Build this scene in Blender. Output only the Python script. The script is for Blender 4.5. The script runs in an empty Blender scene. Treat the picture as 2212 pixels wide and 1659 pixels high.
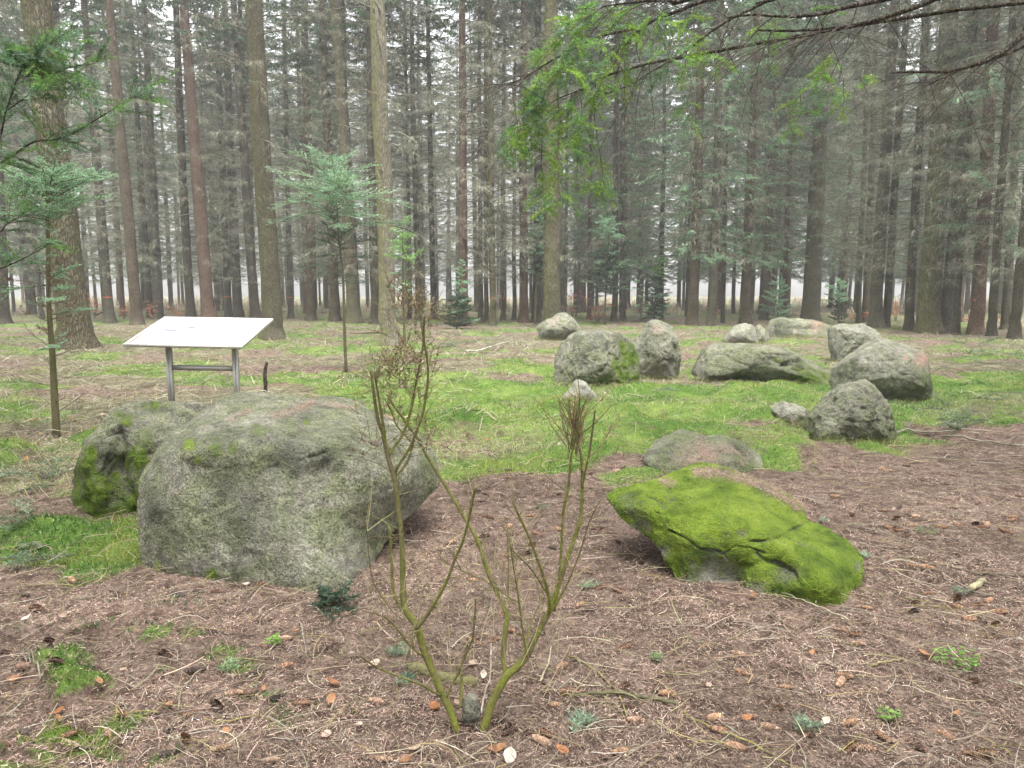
import bpy, math, random
import numpy as np
from mathutils import Vector

random.seed(7)
RNG = np.random.default_rng(7)
SC = bpy.context.scene
COL = SC.collection

# ------------------------------------------------------------------ camera, sky, sun, exposure
F, CX, CY = 1597.0, 1106.0, 829.5          # focal length and centre of a 2212 x 1659 view
CAM_H, PITCH = 1.6, math.radians(7.0)
cam_d = bpy.data.cameras.new('camera')
cam_d.sensor_width = 36.0
cam_d.lens = 36.0 * F / 2212.0
cam_d.clip_start = 0.05
cam_d.clip_end = 2000.0
cam = bpy.data.objects.new('camera', cam_d)
cam.location = (0, 0, CAM_H)
cam.rotation_euler = (math.pi / 2 - PITCH, 0, 0)
COL.objects.link(cam)
SC.camera = cam

SUN_EL, SUN_AZ = math.radians(70), math.radians(165)   # azimuth clockwise from +Y: high, a little behind the camera
world = bpy.data.worlds.new('World')
SC.world = world
world.use_nodes = True
wn = world.node_tree
wn.nodes.clear()
w_out = wn.nodes.new('ShaderNodeOutputWorld')
w_bg = wn.nodes.new('ShaderNodeBackground')
w_sky = wn.nodes.new('ShaderNodeTexSky')
w_sky.sky_type = 'NISHITA'
w_sky.sun_disc = False
w_sky.sun_elevation = SUN_EL
w_sky.sun_rotation = SUN_AZ
w_sky.air_density = 1.0
w_sky.dust_density = 4.0
w_sky.ozone_density = 1.0
w_hs = wn.nodes.new('ShaderNodeHueSaturation')
w_hs.inputs['Saturation'].default_value = 0.12
wn.links.new(w_sky.outputs[0], w_hs.inputs['Color'])
wn.links.new(w_hs.outputs[0], w_bg.inputs['Color'])
w_bg.inputs['Strength'].default_value = 0.15
wn.links.new(w_bg.outputs[0], w_out.inputs['Surface'])

sun_d = bpy.data.lights.new('sun', 'SUN')
sun_d.energy = 0.8
sun_d.angle = math.radians(40)
sun_d.color = (1.0, 0.97, 0.92)
sun = bpy.data.objects.new('sun', sun_d)
sd = Vector((math.sin(SUN_AZ) * math.cos(SUN_EL), math.cos(SUN_AZ) * math.cos(SUN_EL), math.sin(SUN_EL)))
sun.rotation_euler = sd.to_track_quat('Z', 'Y').to_euler()
sun.location = (0, 0, 60)
COL.objects.link(sun)

SC.view_settings.view_transform = 'Standard'
SC.view_settings.look = 'None'
SC.view_settings.gamma = 1.0
SC.view_settings.use_curve_mapping = False
SC.view_settings.exposure = 2.4
SC.render.engine = 'CYCLES'
SC.cycles.use_denoising = True
SC.cycles.max_bounces = 5
SC.cycles.diffuse_bounces = 2
SC.cycles.glossy_bounces = 2
SC.cycles.transmission_bounces = 2
SC.cycles.transparent_max_bounces = 4
SC.cycles.volume_bounces = 0
SC.cycles.debug_use_spatial_splits = True
SC.cycles.use_adaptive_sampling = True
SC.cycles.adaptive_threshold = 0.02

# ------------------------------------------------------------------ geometry helpers
CP, SP = math.cos(PITCH), math.sin(PITCH)


def at(px, py, Y):
    """world point seen at view pixel (px, py) whose forward distance is Y (metres)"""
    u, v = (px - CX) / F, (CY - py) / F
    dy, dz = CP + v * SP, -SP + v * CP
    t = Y / dy
    return np.array([u * t, Y, CAM_H + dz * t])


def at_np(px, py, Y):
    u, v = (px - CX) / F, (CY - py) / F
    t = Y / (CP + v * SP)
    return np.stack([u * t, Y + 0 * u, CAM_H + (-SP + v * CP) * t], -1)


def to_px(P):
    d = P - np.array([0, 0, CAM_H])
    fw = d[..., 1] * CP - d[..., 2] * SP
    up = d[..., 1] * SP + d[..., 2] * CP
    return CX + F * d[..., 0] / fw, CY - F * up / fw


def _hash(ix, iy, iz, seed):
    h = (ix.astype(np.int64) * 374761393 + iy.astype(np.int64) * 668265263 + iz.astype(np.int64) * 1274126177 + seed * 974711) & 0xFFFFFFFF
    h = ((h ^ (h >> 13)) * 1274126177) & 0xFFFFFFFF
    h = ((h ^ (h >> 15)) * 2246822519) & 0xFFFFFFFF
    return ((h ^ (h >> 16)) & 0xFFFFFF) / 16777215.0


def vnoise(P, seed=0):
    """value noise in -1..1 for points P (...,3)"""
    P = np.asarray(P, dtype=np.float64)
    i = np.floor(P).astype(np.int64)
    f = P - i
    f = f * f * f * (f * (f * 6 - 15) + 10)
    r = 0
    for a in (0, 1):
        wa = f[..., 0] if a else 1 - f[..., 0]
        for b in (0, 1):
            wb = f[..., 1] if b else 1 - f[..., 1]
            for c in (0, 1):
                wc = f[..., 2] if c else 1 - f[..., 2]
                r = r + wa * wb * wc * _hash(i[..., 0] + a, i[..., 1] + b, i[..., 2] + c, seed)
    return r * 2 - 1


def fbm(P, octaves=4, seed=0, gain=0.5):
    P = np.asarray(P, dtype=np.float64)
    r, a, s = 0, 1.0, 1.0
    for k in range(octaves):
        r = r + a * vnoise(P * s + 17.3 * k, seed + k)
        a *= gain
        s *= 2.03
    return r


def sstep(x, a, b):
    t = np.clip((x - a) / (b - a), 0, 1)
    return t * t * (3 - 2 * t)


def ground_z(x, y):
    x, y = np.asarray(x, float), np.asarray(y, float)
    P = np.stack([x, y, 0 * x], -1)
    near = 0.35 + 0.65 * sstep(y, 3, 9)
    far = 1 - 0.6 * sstep(y, 25, 60)
    z = 0.10 * vnoise(P * 0.23 + 5.1, 3) * near * far + 0.045 * vnoise(P * 0.8, 4) * near
    z = z + 0.10 * np.exp(-((x - 2.4) ** 2 / 8 + (y - 9.6) ** 2 / 9))
    # hollow beside the grave chamber, worn bank along the moss edge
    z = z - 0.16 * np.exp(-((x - 4.65) ** 2 / 0.12 + (y - 8.5) ** 2 / 0.2))
    z = z - 0.05 * np.exp(-((x - 0.3) ** 2 / 0.15 + (y - 6.75) ** 2 / 0.08))
    return z


_YS = 1.2 * 1.012 ** np.arange(490)


def ground_hit(px, py):
    """where the line of sight through a view pixel meets the ground"""
    u, v = (px - CX) / F, (CY - py) / F
    dy, dz = CP + v * SP, -SP + v * CP
    t = _YS / dy
    h = CAM_H + dz * t - ground_z(u * t, _YS)
    below = np.nonzero(h <= 0)[0]
    if len(below) == 0:
        Y = 400.0
    else:
        k = max(1, int(below[0]))
        Y = _YS[k - 1] + (_YS[k] - _YS[k - 1]) * h[k - 1] / (h[k - 1] - h[k] + 1e-12)
    t = Y / dy
    return np.array([u * t, Y, float(ground_z(u * t, Y))])


def crs(pts, n):
    """Catmull-Rom resample of a polyline (k,d) to n points"""
    P = np.asarray(pts, float)
    if len(P) < 3:
        t = np.linspace(0, 1, n)[:, None]
        return P[0] * (1 - t) + P[-1] * t
    Q = np.vstack([2 * P[0] - P[1], P, 2 * P[-1] - P[-2]])
    seg = len(P) - 1
    t = np.linspace(0, seg - 1e-9, n)
    i = t.astype(int)
    f = (t - i)[:, None]
    p0, p1, p2, p3 = Q[i], Q[i + 1], Q[i + 2], Q[i + 3]
    return 0.5 * (2 * p1 + (p2 - p0) * f + (2 * p0 - 5 * p1 + 4 * p2 - p3) * f ** 2 + (3 * p1 - p0 - 3 * p2 + p3) * f ** 3)


class MB:
    """collects triangles and quads with an optional colour per vertex; build() makes ONE mesh"""

    def __init__(self):
        self.v, self.c, self.t, self.q, self.n = [], [], [], [], 0

    def add(self, V, tris=None, quads=None, col=None):
        V = np.asarray(V, float).reshape(-1, 3)
        if tris is not None and len(tris):
            self.t.append(np.asarray(tris, np.int64) + self.n)
        if quads is not None and len(quads):
            self.q.append(np.asarray(quads, np.int64) + self.n)
        if col is None:
            col = (1, 1, 1)
        C = np.asarray(col, float)
        if C.ndim == 1:
            C = np.tile(C, (len(V), 1))
        self.v.append(V)
        self.c.append(C)
        self.n += len(V)

    def tube(self, pts, radii, sides=6, col=None, cap=True):
        P = np.asarray(pts, float)
        n = len(P)
        R = np.broadcast_to(np.asarray(radii, float), (n,))
        T = np.gradient(P, axis=0)
        T /= np.linalg.norm(T, axis=1)[:, None] + 1e-9
        ref = np.array([0, 0, 1.0]) if abs(T[:, 2]).mean() < 0.8 else np.array([1.0, 0, 0])
        A = np.cross(T, ref)
        A /= np.linalg.norm(A, axis=1)[:, None] + 1e-9
        B = np.cross(T, A)
        a = np.arange(sides) * 2 * math.pi / sides
        V = P[:, None, :] + R[:, None, None] * (np.cos(a)[None, :, None] * A[:, None, :] + np.sin(a)[None, :, None] * B[:, None, :])
        V = V.reshape(-1, 3)
        i = np.arange(n - 1)[:, None] * sides
        j = np.arange(sides)[None, :]
        k = (np.arange(sides)[None, :] + 1) % sides
        quads = np.stack([i + j, i + k, i + sides + k, i + sides + j], -1).reshape(-1, 4)
        tris = []
        if cap:
            V = np.vstack([V, P[-1] + T[-1] * R[-1] * 0.3, P[0]])
            e = (n - 1) * sides
            for s in range(sides):
                tris.append((e + s, e + (s + 1) % sides, n * sides))
                tris.append((s, n * sides + 1, (s + 1) % sides))
        self.add(V, tris, quads, col)

    def blades(self, P, D, W, col=None):
        """flat slender triangles from P along D with base width vector W"""
        P, D, W = np.asarray(P, float), np.asarray(D, float), np.asarray(W, float)
        n = len(P)
        if n == 0:
            return
        V = np.stack([P - W / 2, P + W / 2, P + D], 1).reshape(-1, 3)
        t = np.arange(3 * n).reshape(-1, 3)
        if col is not None:
            C = np.asarray(col, float)
            C = np.repeat(np.broadcast_to(C, (n, 3)), 3, 0)
        else:
            C = None
        self.add(V, t, None, C)

    def leaves(self, P, D, W, col=None):
        """lozenge needles: four corners"""
        P, D, W = np.asarray(P, float), np.asarray(D, float), np.asarray(W, float)
        n = len(P)
        if n == 0:
            return
        V = np.stack([P, P + D * 0.45 + W / 2, P + D, P + D * 0.45 - W / 2], 1).reshape(-1, 3)
        q = np.arange(4 * n).reshape(-1, 4)
        C = None
        if col is not None:
            C = np.repeat(np.broadcast_to(np.asarray(col, float), (n, 3)), 4, 0)
        self.add(V, None, q, C)

    def bent(self, P, D, W, bend, col=None):
        """blades of grass / twigs: two segments, tip displaced by bend"""
        P, D, W, bend = [np.asarray(a, float) for a in (P, D, W, bend)]
        n = len(P)
        if n == 0:
            return
        M = P + D * 0.55
        V = np.stack([P - W / 2, P + W / 2, M + W * 0.38, M - W * 0.38, P + D + bend], 1).reshape(-1, 3)
        b = np.arange(n)[:, None] * 5
        q = b + np.array([[0, 1, 2, 3]])
        t = b + np.array([[3, 2, 4]])
        C = None
        if col is not None:
            C = np.repeat(np.broadcast_to(np.asarray(col, float), (n, 3)), 5, 0)
        self.add(V, t, q, C)

    def mesh(self, name, mat, smooth=False, attrs=None):
        V = np.vstack(self.v)
        C = np.vstack(self.c)
        T = np.vstack(self.t) if self.t else np.zeros((0, 3), np.int64)
        Q = np.vstack(self.q) if self.q else np.zeros((0, 4), np.int64)
        me = bpy.data.meshes.new(name)
        me.vertices.add(len(V))
        me.vertices.foreach_set('co', V.astype(np.float32).ravel())
        nl = len(T) * 3 + len(Q) * 4
        me.loops.add(nl)
        me.loops.foreach_set('vertex_index', np.concatenate([T.ravel(), Q.ravel()]).astype(np.int32))
        me.polygons.add(len(T) + len(Q))
        st = np.concatenate([np.arange(len(T)) * 3, len(T) * 3 + np.arange(len(Q)) * 4]).astype(np.int32)
        me.polygons.foreach_set('loop_start', st)
        if smooth:
            me.polygons.foreach_set('use_smooth', np.ones(len(T) + len(Q), dtype=bool))
        me.update(calc_edges=True)
        me.validate()
        a = me.attributes.new('col', 'FLOAT_COLOR', 'POINT')
        a.data.foreach_set('color', np.hstack([C, np.ones((len(C), 1))]).astype(np.float32).ravel())
        for k, arr in (attrs or {}).items():
            a = me.attributes.new(k, 'FLOAT', 'POINT')
            a.data.foreach_set('value', np.asarray(arr, np.float32).ravel())
        me.materials.append(mat)
        return me

    def build(self, name, mat, parent=None, smooth=False, attrs=None):
        return link(name, self.mesh(name, mat, smooth, attrs), parent)


def link(name, me, parent=None):
    o = bpy.data.objects.new(name, me)
    COL.objects.link(o)
    if parent is not None:
        o.parent = parent
    return o


def tag(o, label=None, cat=None, group=None, kind=None):
    if label:
        o['label'] = label
    if cat:
        o['category'] = cat
    if group:
        o['group'] = group
    if kind:
        o['kind'] = kind
    return o


def thing(name, label, cat, loc=(0, 0, 0), group=None):
    o = bpy.data.objects.new(name, None)
    COL.objects.link(o)
    o.location = [float(a) for a in loc]
    return tag(o, label, cat, group)


def rnd(a, b, n=None):
    return RNG.uniform(a, b, n)


def jcol(base, n, dv=0.25, dh=0.05):
    """n colours around base: brightness jitter and a little hue jitter"""
    b = np.asarray(base, float)
    k = np.exp(RNG.normal(0, dv, (n, 1)))
    return np.clip(b[None, :] * k * (1 + RNG.normal(0, dh, (n, 3))), 0.003, 0.9)


def unit(v):
    v = np.asarray(v, float)
    return v / (np.linalg.norm(v, axis=-1, keepdims=True) + 1e-9)


# ------------------------------------------------------------------ materials
def new_mat(name, rough=0.85, spec=0.25):
    m = bpy.data.materials.new(name)
    m.use_nodes = True
    nt = m.node_tree
    b = nt.nodes['Principled BSDF']
    b.inputs['Roughness'].default_value = rough
    b.inputs['Specular IOR Level'].default_value = spec
    return m, nt, b


def nd(nt, kind, **kw):
    n = nt.nodes.new('ShaderNode' + kind)
    for k, v in kw.items():
        if k in n.inputs:
            n.inputs[k].default_value = v
        else:
            setattr(n, k, v)
    return n


def ramp(nt, src, stops):
    r = nt.nodes.new('ShaderNodeValToRGB')
    e = r.color_ramp.elements
    while len(e) < len(stops):
        e.new(0.5)
    for k, (p, c) in enumerate(stops):
        e[k].position = p
        e[k].color = (*c, 1) if len(c) == 3 else c
    nt.links.new(src, r.inputs[0])
    return r.outputs[0]


def mixc(nt, fac, a, b, mode='MIX'):
    m = nt.nodes.new('ShaderNodeMix')
    m.data_type = 'RGBA'
    m.blend_type = mode
    for sock, val in ((0, fac), (6, a), (7, b)):
        if hasattr(val, 'node'):
            nt.links.new(val, m.inputs[sock])
        elif sock == 0:
            m.inputs[0].default_value = val
        else:
            m.inputs[sock].default_value = (*val, 1)
    return m.outputs[2]


def noise_n(nt, vec, scale, detail=4, rough=0.6, dist=0.0):
    n = nt.nodes.new('ShaderNodeTexNoise')
    n.inputs['Scale'].default_value = scale
    n.inputs['Detail'].default_value = detail
    n.inputs['Roughness'].default_value = rough
    n.inputs['Distortion'].default_value = dist
    if vec is not None:
        nt.links.new(vec, n.inputs['Vector'])
    return n.outputs[0]


def attr(nt, name):
    a = nt.nodes.new('ShaderNodeAttribute')
    a.attribute_name = name
    return a


def mathn(nt, op, a, b=None):
    m = nt.nodes.new('ShaderNodeMath')
    m.operation = op
    m.use_clamp = False
    for k, v in ((0, a), (1, b)):
        if v is None:
            continue
        if hasattr(v, 'node'):
            nt.links.new(v, m.inputs[k])
        else:
            m.inputs[k].default_value = v
    return m.outputs[0]


def mapr(nt, src, a, b, c=0.0, d=1.0):
    m = nt.nodes.new('ShaderNodeMapRange')
    m.inputs[1].default_value, m.inputs[2].default_value = a, b
    m.inputs[3].default_value, m.inputs[4].default_value = c, d
    nt.links.new(src, m.inputs[0])
    return m.outputs[0]


def bump(nt, bsdf, height, strength=0.5, dist=0.02):
    b = nt.nodes.new('ShaderNodeBump')
    b.inputs['Strength'].default_value = strength
    b.inputs['Distance'].default_value = dist
    nt.links.new(height, b.inputs['Height'])
    nt.links.new(b.outputs[0], bsdf.inputs['Normal'])


def col_mat(name, rough=0.8, spec=0.2, transl=0.0):
    """colour from the per-piece colour attribute; optional light passing through thin leaves"""
    m, nt, b = new_mat(name, rough, spec)
    a = attr(nt, 'col')
    nt.links.new(a.outputs['Color'], b.inputs['Base Color'])
    if transl > 0:
        t = nt.nodes.new('ShaderNodeBsdfTranslucent')
        nt.links.new(a.outputs['Color'], t.inputs['Color'])
        mx = nt.nodes.new('ShaderNodeMixShader')
        mx.inputs[0].default_value = transl
        nt.links.new(b.outputs[0], mx.inputs[1])
        nt.links.new(t.outputs[0], mx.inputs[2])
        nt.links.new(mx.outputs[0], nt.nodes['Material Output'].inputs['Surface'])
    return m


M_PIECE = col_mat('litter_piece', 0.8, 0.25)
M_LEAF = col_mat('leaf', 0.6, 0.3, 0.35)
M_NEEDLE = col_mat('green_needles', 0.5, 0.35, 0.4)
M_TWIG = col_mat('twig_wood', 0.85, 0.15)


def bark_mat(name, c1, c2, c3, moss=0.0, mosscol=(0.12, 0.14, 0.02), vscale=26.0, bstr=0.8):
    m, nt, b = new_mat(name, 0.9, 0.1)
    geo = nd(nt, 'NewGeometry')
    tc = nd(nt, 'TexCoord')
    mp = nd(nt, 'Mapping')
    mp.inputs['Scale'].default_value = (1, 1, 0.28)
    nt.links.new(tc.outputs['Object'], mp.inputs['Vector'])
    v = nt.nodes.new('ShaderNodeTexVoronoi')
    v.feature = 'DISTANCE_TO_EDGE'
    v.inputs['Scale'].default_value = vscale
    wn_ = nt.nodes.new('ShaderNodeTexNoise')
    wn_.inputs['Scale'].default_value = 9.0
    nt.links.new(mp.outputs[0], wn_.inputs['Vector'])
    dis = mixc(nt, 0.12, mp.outputs[0], wn_.outputs['Color'], 'ADD')
    nt.links.new(dis, v.inputs['Vector'])
    plates = mapr(nt, v.outputs['Distance'], 0.0, 0.22)
    n1 = noise_n(nt, tc.outputs['Object'], 1.7, 5, 0.65)
    n2 = noise_n(nt, mp.outputs[0], 40, 4, 0.7)
    base = ramp(nt, n1, [(0.32, c1), (0.52, c2), (0.70, c3)])
    grain = mapr(nt, n2, 0.3, 0.7, 0.62, 1.25)
    base = mixc(nt, 1.0, base, grain, 'MULTIPLY')
    crev = mapr(nt, plates, 0, 1, 0.45, 1.0)
    base = mixc(nt, 1.0, base, crev, 'MULTIPLY')
    if moss > 0:
        sep = nd(nt, 'SeparateXYZ')
        nt.links.new(geo.outputs['Normal'], sep.inputs[0])
        side = mapr(nt, sep.outputs[0], 0.35, -0.8, 0, 1)
        mn = noise_n(nt, tc.outputs['Object'], 5.0, 5, 0.7)
        f = mathn(nt, 'MULTIPLY', mathn(nt, 'ADD', side, 0.25), mapr(nt, mn, 0.35, 0.65, 0, 1))
        f = mathn(nt, 'MINIMUM', mathn(nt, 'MULTIPLY', f, moss), 0.9)
        base = mixc(nt, f, base, mosscol)
    nt.links.new(base, b.inputs['Base Color'])
    h = mathn(nt, 'ADD', plates, mathn(nt, 'MULTIPLY', n2, 0.5))
    bump(nt, b, h, bstr, 0.03)
    return m


BARK = {
    'brown': bark_mat('bark_brown', (0.085, 0.062, 0.047), (0.13, 0.098, 0.075), (0.175, 0.14, 0.11), 0.25),
    'grey': bark_mat('bark_grey', (0.085, 0.075, 0.062), (0.13, 0.115, 0.096), (0.175, 0.16, 0.135), 0.3),
    'dark': bark_mat('bark_dark', (0.055, 0.045, 0.038), (0.085, 0.070, 0.057), (0.125, 0.105, 0.085), 0.2),
    'red': bark_mat('bark_red', (0.115, 0.072, 0.054), (0.165, 0.105, 0.080), (0.19, 0.135, 0.108), 0.1),
    'mossy': bark_mat('bark_mossy', (0.095, 0.085, 0.062), (0.135, 0.12, 0.085), (0.175, 0.16, 0.12), 0.6, (0.135, 0.135, 0.045)),
    'pale': bark_mat('bark_pale', (0.145, 0.13, 0.105), (0.20, 0.18, 0.145), (0.26, 0.24, 0.20), 0.8, (0.19, 0.19, 0.06), 18, 0.35),
    'rough': bark_mat('bark_rough', (0.085, 0.072, 0.050), (0.135, 0.116, 0.080), (0.185, 0.162, 0.115), 0.6, (0.13, 0.145, 0.03), 14.0, 1.0),
}


def rock_mat():
    m, nt, b = new_mat('granite', 0.88, 0.2)
    tc = nd(nt, 'TexCoord')
    O = tc.outputs['Object']
    n1 = noise_n(nt, O, 1.6, 6, 0.62, 0.4)
    n2 = noise_n(nt, O, 14, 6, 0.7)
    n3 = noise_n(nt, O, 70, 3, 0.7)
    n4 = noise_n(nt, O, 4.5, 5, 0.65, 0.8)
    base = ramp(nt, n1, [(0.30, (0.115, 0.113, 0.092)), (0.48, (0.195, 0.19, 0.148)), (0.62, (0.255, 0.245, 0.195)), (0.75, (0.33, 0.32, 0.265))])
    smp = nd(nt, 'Mapping')
    smp.inputs['Scale'].default_value = (1, 1, 0.12)
    nt.links.new(O, smp.inputs['Vector'])
    streak = noise_n(nt, smp.outputs[0], 7.0, 4, 0.6)
    base = mixc(nt, 1.0, base, mapr(nt, streak, 0.32, 0.66, 0.58, 1.25), 'MULTIPLY')
    # algae film
    alg = mapr(nt, n4, 0.40, 0.62, 0, 0.75)
    base = mixc(nt, alg, base, (0.165, 0.188, 0.090))
    gr = mapr(nt, n2, 0.30, 0.70, 0.55, 1.40)
    base = mixc(nt, 1.0, base, gr, 'MULTIPLY')
    sp = mapr(nt, n3, 0.34, 0.66, 0.52, 1.45)
    base = mixc(nt, 1.0, base, sp, 'MULTIPLY')
    vp = nt.nodes.new('ShaderNodeTexVoronoi')
    vp.inputs['Scale'].default_value = 48.0
    wpn = nt.nodes.new('ShaderNodeTexNoise')
    wpn.inputs['Scale'].default_value = 30.0
    nt.links.new(O, wpn.inputs['Vector'])
    nt.links.new(mixc(nt, 0.05, O, wpn.outputs['Color'], 'ADD'), vp.inputs['Vector'])
    pits = mapr(nt, vp.outputs['Distance'], 0.10, 0.42, 0.58, 1.08)
    base = mixc(nt, mapr(nt, n4, 0.35, 0.6, 0.35, 0.95), base, mixc(nt, 1.0, base, pits, 'MULTIPLY'))
    # pale lichen flecks
    vf = nt.nodes.new('ShaderNodeTexVoronoi')
    vf.inputs['Scale'].default_value = 34.0
    nt.links.new(O, vf.inputs['Vector'])
    fl = mapr(nt, vf.outputs['Distance'], 0.14, 0.06, 0, 0.55)
    base = mixc(nt, mathn(nt, 'MAXIMUM', fl, 0.0), base, (0.36, 0.37, 0.33))
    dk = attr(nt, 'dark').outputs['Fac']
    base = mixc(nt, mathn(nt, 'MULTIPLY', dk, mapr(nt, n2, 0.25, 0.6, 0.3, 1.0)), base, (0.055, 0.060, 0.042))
    pl = attr(nt, 'pale').outputs['Fac']
    base = mixc(nt, mathn(nt, 'MULTIPLY', pl, mapr(nt, n2, 0.3, 0.6, 0.2, 1.0)), base, (0.40, 0.38, 0.34))
    pk = attr(nt, 'pink').outputs['Fac']
    base = mixc(nt, mathn(nt, 'MULTIPLY', pk, mapr(nt, n3, 0.3, 0.6, 0.2, 1.0)), base, (0.42, 0.22, 0.18))
    # moss: attribute broken up by noise
    ms = attr(nt, 'moss').outputs['Fac']
    mk = mathn(nt, 'ADD', ms, mathn(nt, 'MULTIPLY', mathn(nt, 'SUBTRACT', n2, 0.5), 1.3))
    mk = mathn(nt, 'ADD', mk, mathn(nt, 'MULTIPLY', mathn(nt, 'SUBTRACT', n3, 0.5), 1.0))
    mk = mapr(nt, mk, 0.30, 0.78)
    n5 = noise_n(nt, O, 5.0, 5, 0.65, 0.3)
    n6 = noise_n(nt, O, 110, 3, 0.7)
    mc = ramp(nt, n5, [(0.30, (0.050, 0.090, 0.010)), (0.44, (0.125, 0.195, 0.018)), (0.60, (0.20, 0.285, 0.032)), (0.74, (0.255, 0.315, 0.06))])
    mc = mixc(nt, 1.0, mc, mapr(nt, n6, 0.3, 0.7, 0.65, 1.3), 'MULTIPLY')
    mc2 = mixc(nt, 1.0, mc, (0.55, 0.58, 0.8), 'MULTIPLY')
    mc = mixc(nt, attr(nt, 'oldmoss').outputs['Fac'], mc, mc2)
    col = mixc(nt, mk, base, mc)
    nt.links.new(col, b.inputs['Base Color'])
    # relief
    mus = nt.nodes.new('ShaderNodeTexNoise')
    mus.inputs['Scale'].default_value = 26
    mus.inputs['Detail'].default_value = 7
    mus.inputs['Roughness'].default_value = 0.72
    mus.inputs['Distortion'].default_value = 0.5
    nt.links.new(O, mus.inputs['Vector'])
    h = mathn(nt, 'ADD', mus.outputs[0], mathn(nt, 'ADD', mathn(nt, 'MULTIPLY', n3, 0.6), mathn(nt, 'MULTIPLY', pits, 0.35)))
    h = mathn(nt, 'ADD', h, mathn(nt, 'MULTIPLY', mk, mathn(nt, 'MULTIPLY', n6, 0.6)))
    bump(nt, b, h, 1.0, 0.035)
    return m


M_ROCK = rock_mat()


def ground_mat():
    m, nt, b = new_mat('forest_floor_soil', 0.95, 0.1)
    tc = nd(nt, 'TexCoord')
    O = tc.outputs['Object']
    n1 = noise_n(nt, O, 0.9, 6, 0.65, 0.3)
    n2 = noise_n(nt, O, 9, 6, 0.72, 0.2)
    n3 = noise_n(nt, O, 60, 4, 0.75)
    lit = ramp(nt, n2, [(0.30, (0.040, 0.028, 0.021)), (0.45, (0.115, 0.079, 0.062)), (0.58, (0.195, 0.142, 0.112)), (0.72, (0.29, 0.225, 0.18))])
    lit = mixc(nt, 1.0, lit, mapr(nt, n1, 0.3, 0.7, 0.7, 1.25), 'MULTIPLY')
    n7 = noise_n(nt, O, 2.6, 6, 0.75, 0.5)
    dry = ramp(nt, n7, [(0.32, (0.055, 0.045, 0.028)), (0.47, (0.115, 0.105, 0.065)), (0.58, (0.18, 0.165, 0.105)), (0.70, (0.27, 0.25, 0.17))])
    dry = mixc(nt, 1.0, dry, mapr(nt, n2, 0.3, 0.7, 0.6, 1.35), 'MULTIPLY')
    mo = ramp(nt, n1, [(0.30, (0.045, 0.092, 0.018)), (0.47, (0.090, 0.155, 0.03)), (0.62, (0.155, 0.21, 0.055)), (0.75, (0.23, 0.245, 0.10))])
    mo = mixc(nt, 1.0, mo, mapr(nt, n2, 0.25, 0.75, 0.55, 1.35), 'MULTIPLY')
    a_m = attr(nt, 'moss').outputs['Fac']
    a_d = attr(nt, 'dry').outputs['Fac']
    f_d = mapr(nt, mathn(nt, 'ADD', a_d, mathn(nt, 'MULTIPLY', mathn(nt, 'SUBTRACT', n2, 0.5), 0.8)), 0.35, 0.65)
    f_m = mapr(nt, mathn(nt, 'ADD', mathn(nt, 'ADD', a_m, mathn(nt, 'MULTIPLY', mathn(nt, 'SUBTRACT', n7, 0.5), 0.9)), mathn(nt, 'MULTIPLY', mathn(nt, 'SUBTRACT', n2, 0.5), 0.9)), 0.34, 0.66)
    c = mixc(nt, f_d, lit, dry)
    c = mixc(nt, f_m, c, mo)
    c = mixc(nt, 1.0, c, mapr(nt, n3, 0.32, 0.68, 0.45, 1.55), 'MULTIPLY')
    nt.links.new(c, b.inputs['Base Color'])
    h = mathn(nt, 'ADD', mathn(nt, 'MULTIPLY', n3, 0.6), n2)
    bump(nt, b, h, 0.9, 0.04)
    return m


# ------------------------------------------------------------------ ground
def moss_edge(x):
    return np.interp(x, [-6, -3.4, -2.6, -2.05, -1.8, -0.7, -0.3, 1.4, 2.2, 3.2, 5, 9], [2.9, 3.3, 4.1, 4.9, 6.0, 6.4, 6.45, 6.5, 7.1, 7.7, 8.6, 9.5])


def moss_amount(x, y):
    x, y = np.asarray(x, float), np.asarray(y, float)
    P = np.stack([x, y, 0 * x], -1)
    n = fbm(P * 1.0 + 3.3, 4, 11, 0.6)
    a = sstep(y - moss_edge(x) + 1.15 * n, -0.7, 0.9)
    # lush heart around the stones, patchy elsewhere
    lush = np.exp(-(((x - 1.6) / 3.6) ** 2 + ((y - 9.3) / 4.6) ** 2)) + 0.75 * np.exp(-(((x - 6.5) / 2.2) ** 2 + ((y - 12.5) / 4.0) ** 2))
    lush = lush + 0.9 * np.exp(-(((x + 2.7) / 0.9) ** 2 + ((y - 4.4) / 0.8) ** 2)) + 0.5 * np.exp(-(((x + 4.6) / 1.6) ** 2 + ((y - 7.0) / 1.4) ** 2))
    patch = sstep(fbm(P * 0.75 + 9.0, 4, 21, 0.6), -0.22, 0.40)
    m = a * np.clip(0.72 * np.clip(lush, 0, 1) + 0.66 * patch, 0, 1)
    # green flecks in the near litter
    sp = sstep(fbm(P * 6.0, 4, 31, 0.6), 0.15, 0.75) * np.exp(-(((x + 1.6) / 0.9) ** 2 + ((y - 2.75) / 0.8) ** 2))
    return np.clip(m + 0.85 * sp, 0, 1)


def dry_amount(x, y):
    x, y = np.asarray(x, float), np.asarray(y, float)
    P = np.stack([x, y, 0 * x], -1)
    a = sstep(y - moss_edge(x), -0.1, 0.9)
    return np.clip(a * (0.55 + 0.5 * fbm(P * 0.8 + 1.7, 3, 41)), 0, 1)


def axis_lines(lo, hi, fine_lo, fine_hi, step, grow):
    L = list(np.arange(fine_lo, fine_hi + 1e-6, step))
    s, v = step, fine_hi
    while v < hi:
        s *= grow
        v += s
        L.append(min(v, hi))
    s, v = step, fine_lo
    while v > lo:
        s *= grow
        v -= s
        L.insert(0, max(v, lo))
    return np.array(L)


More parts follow.
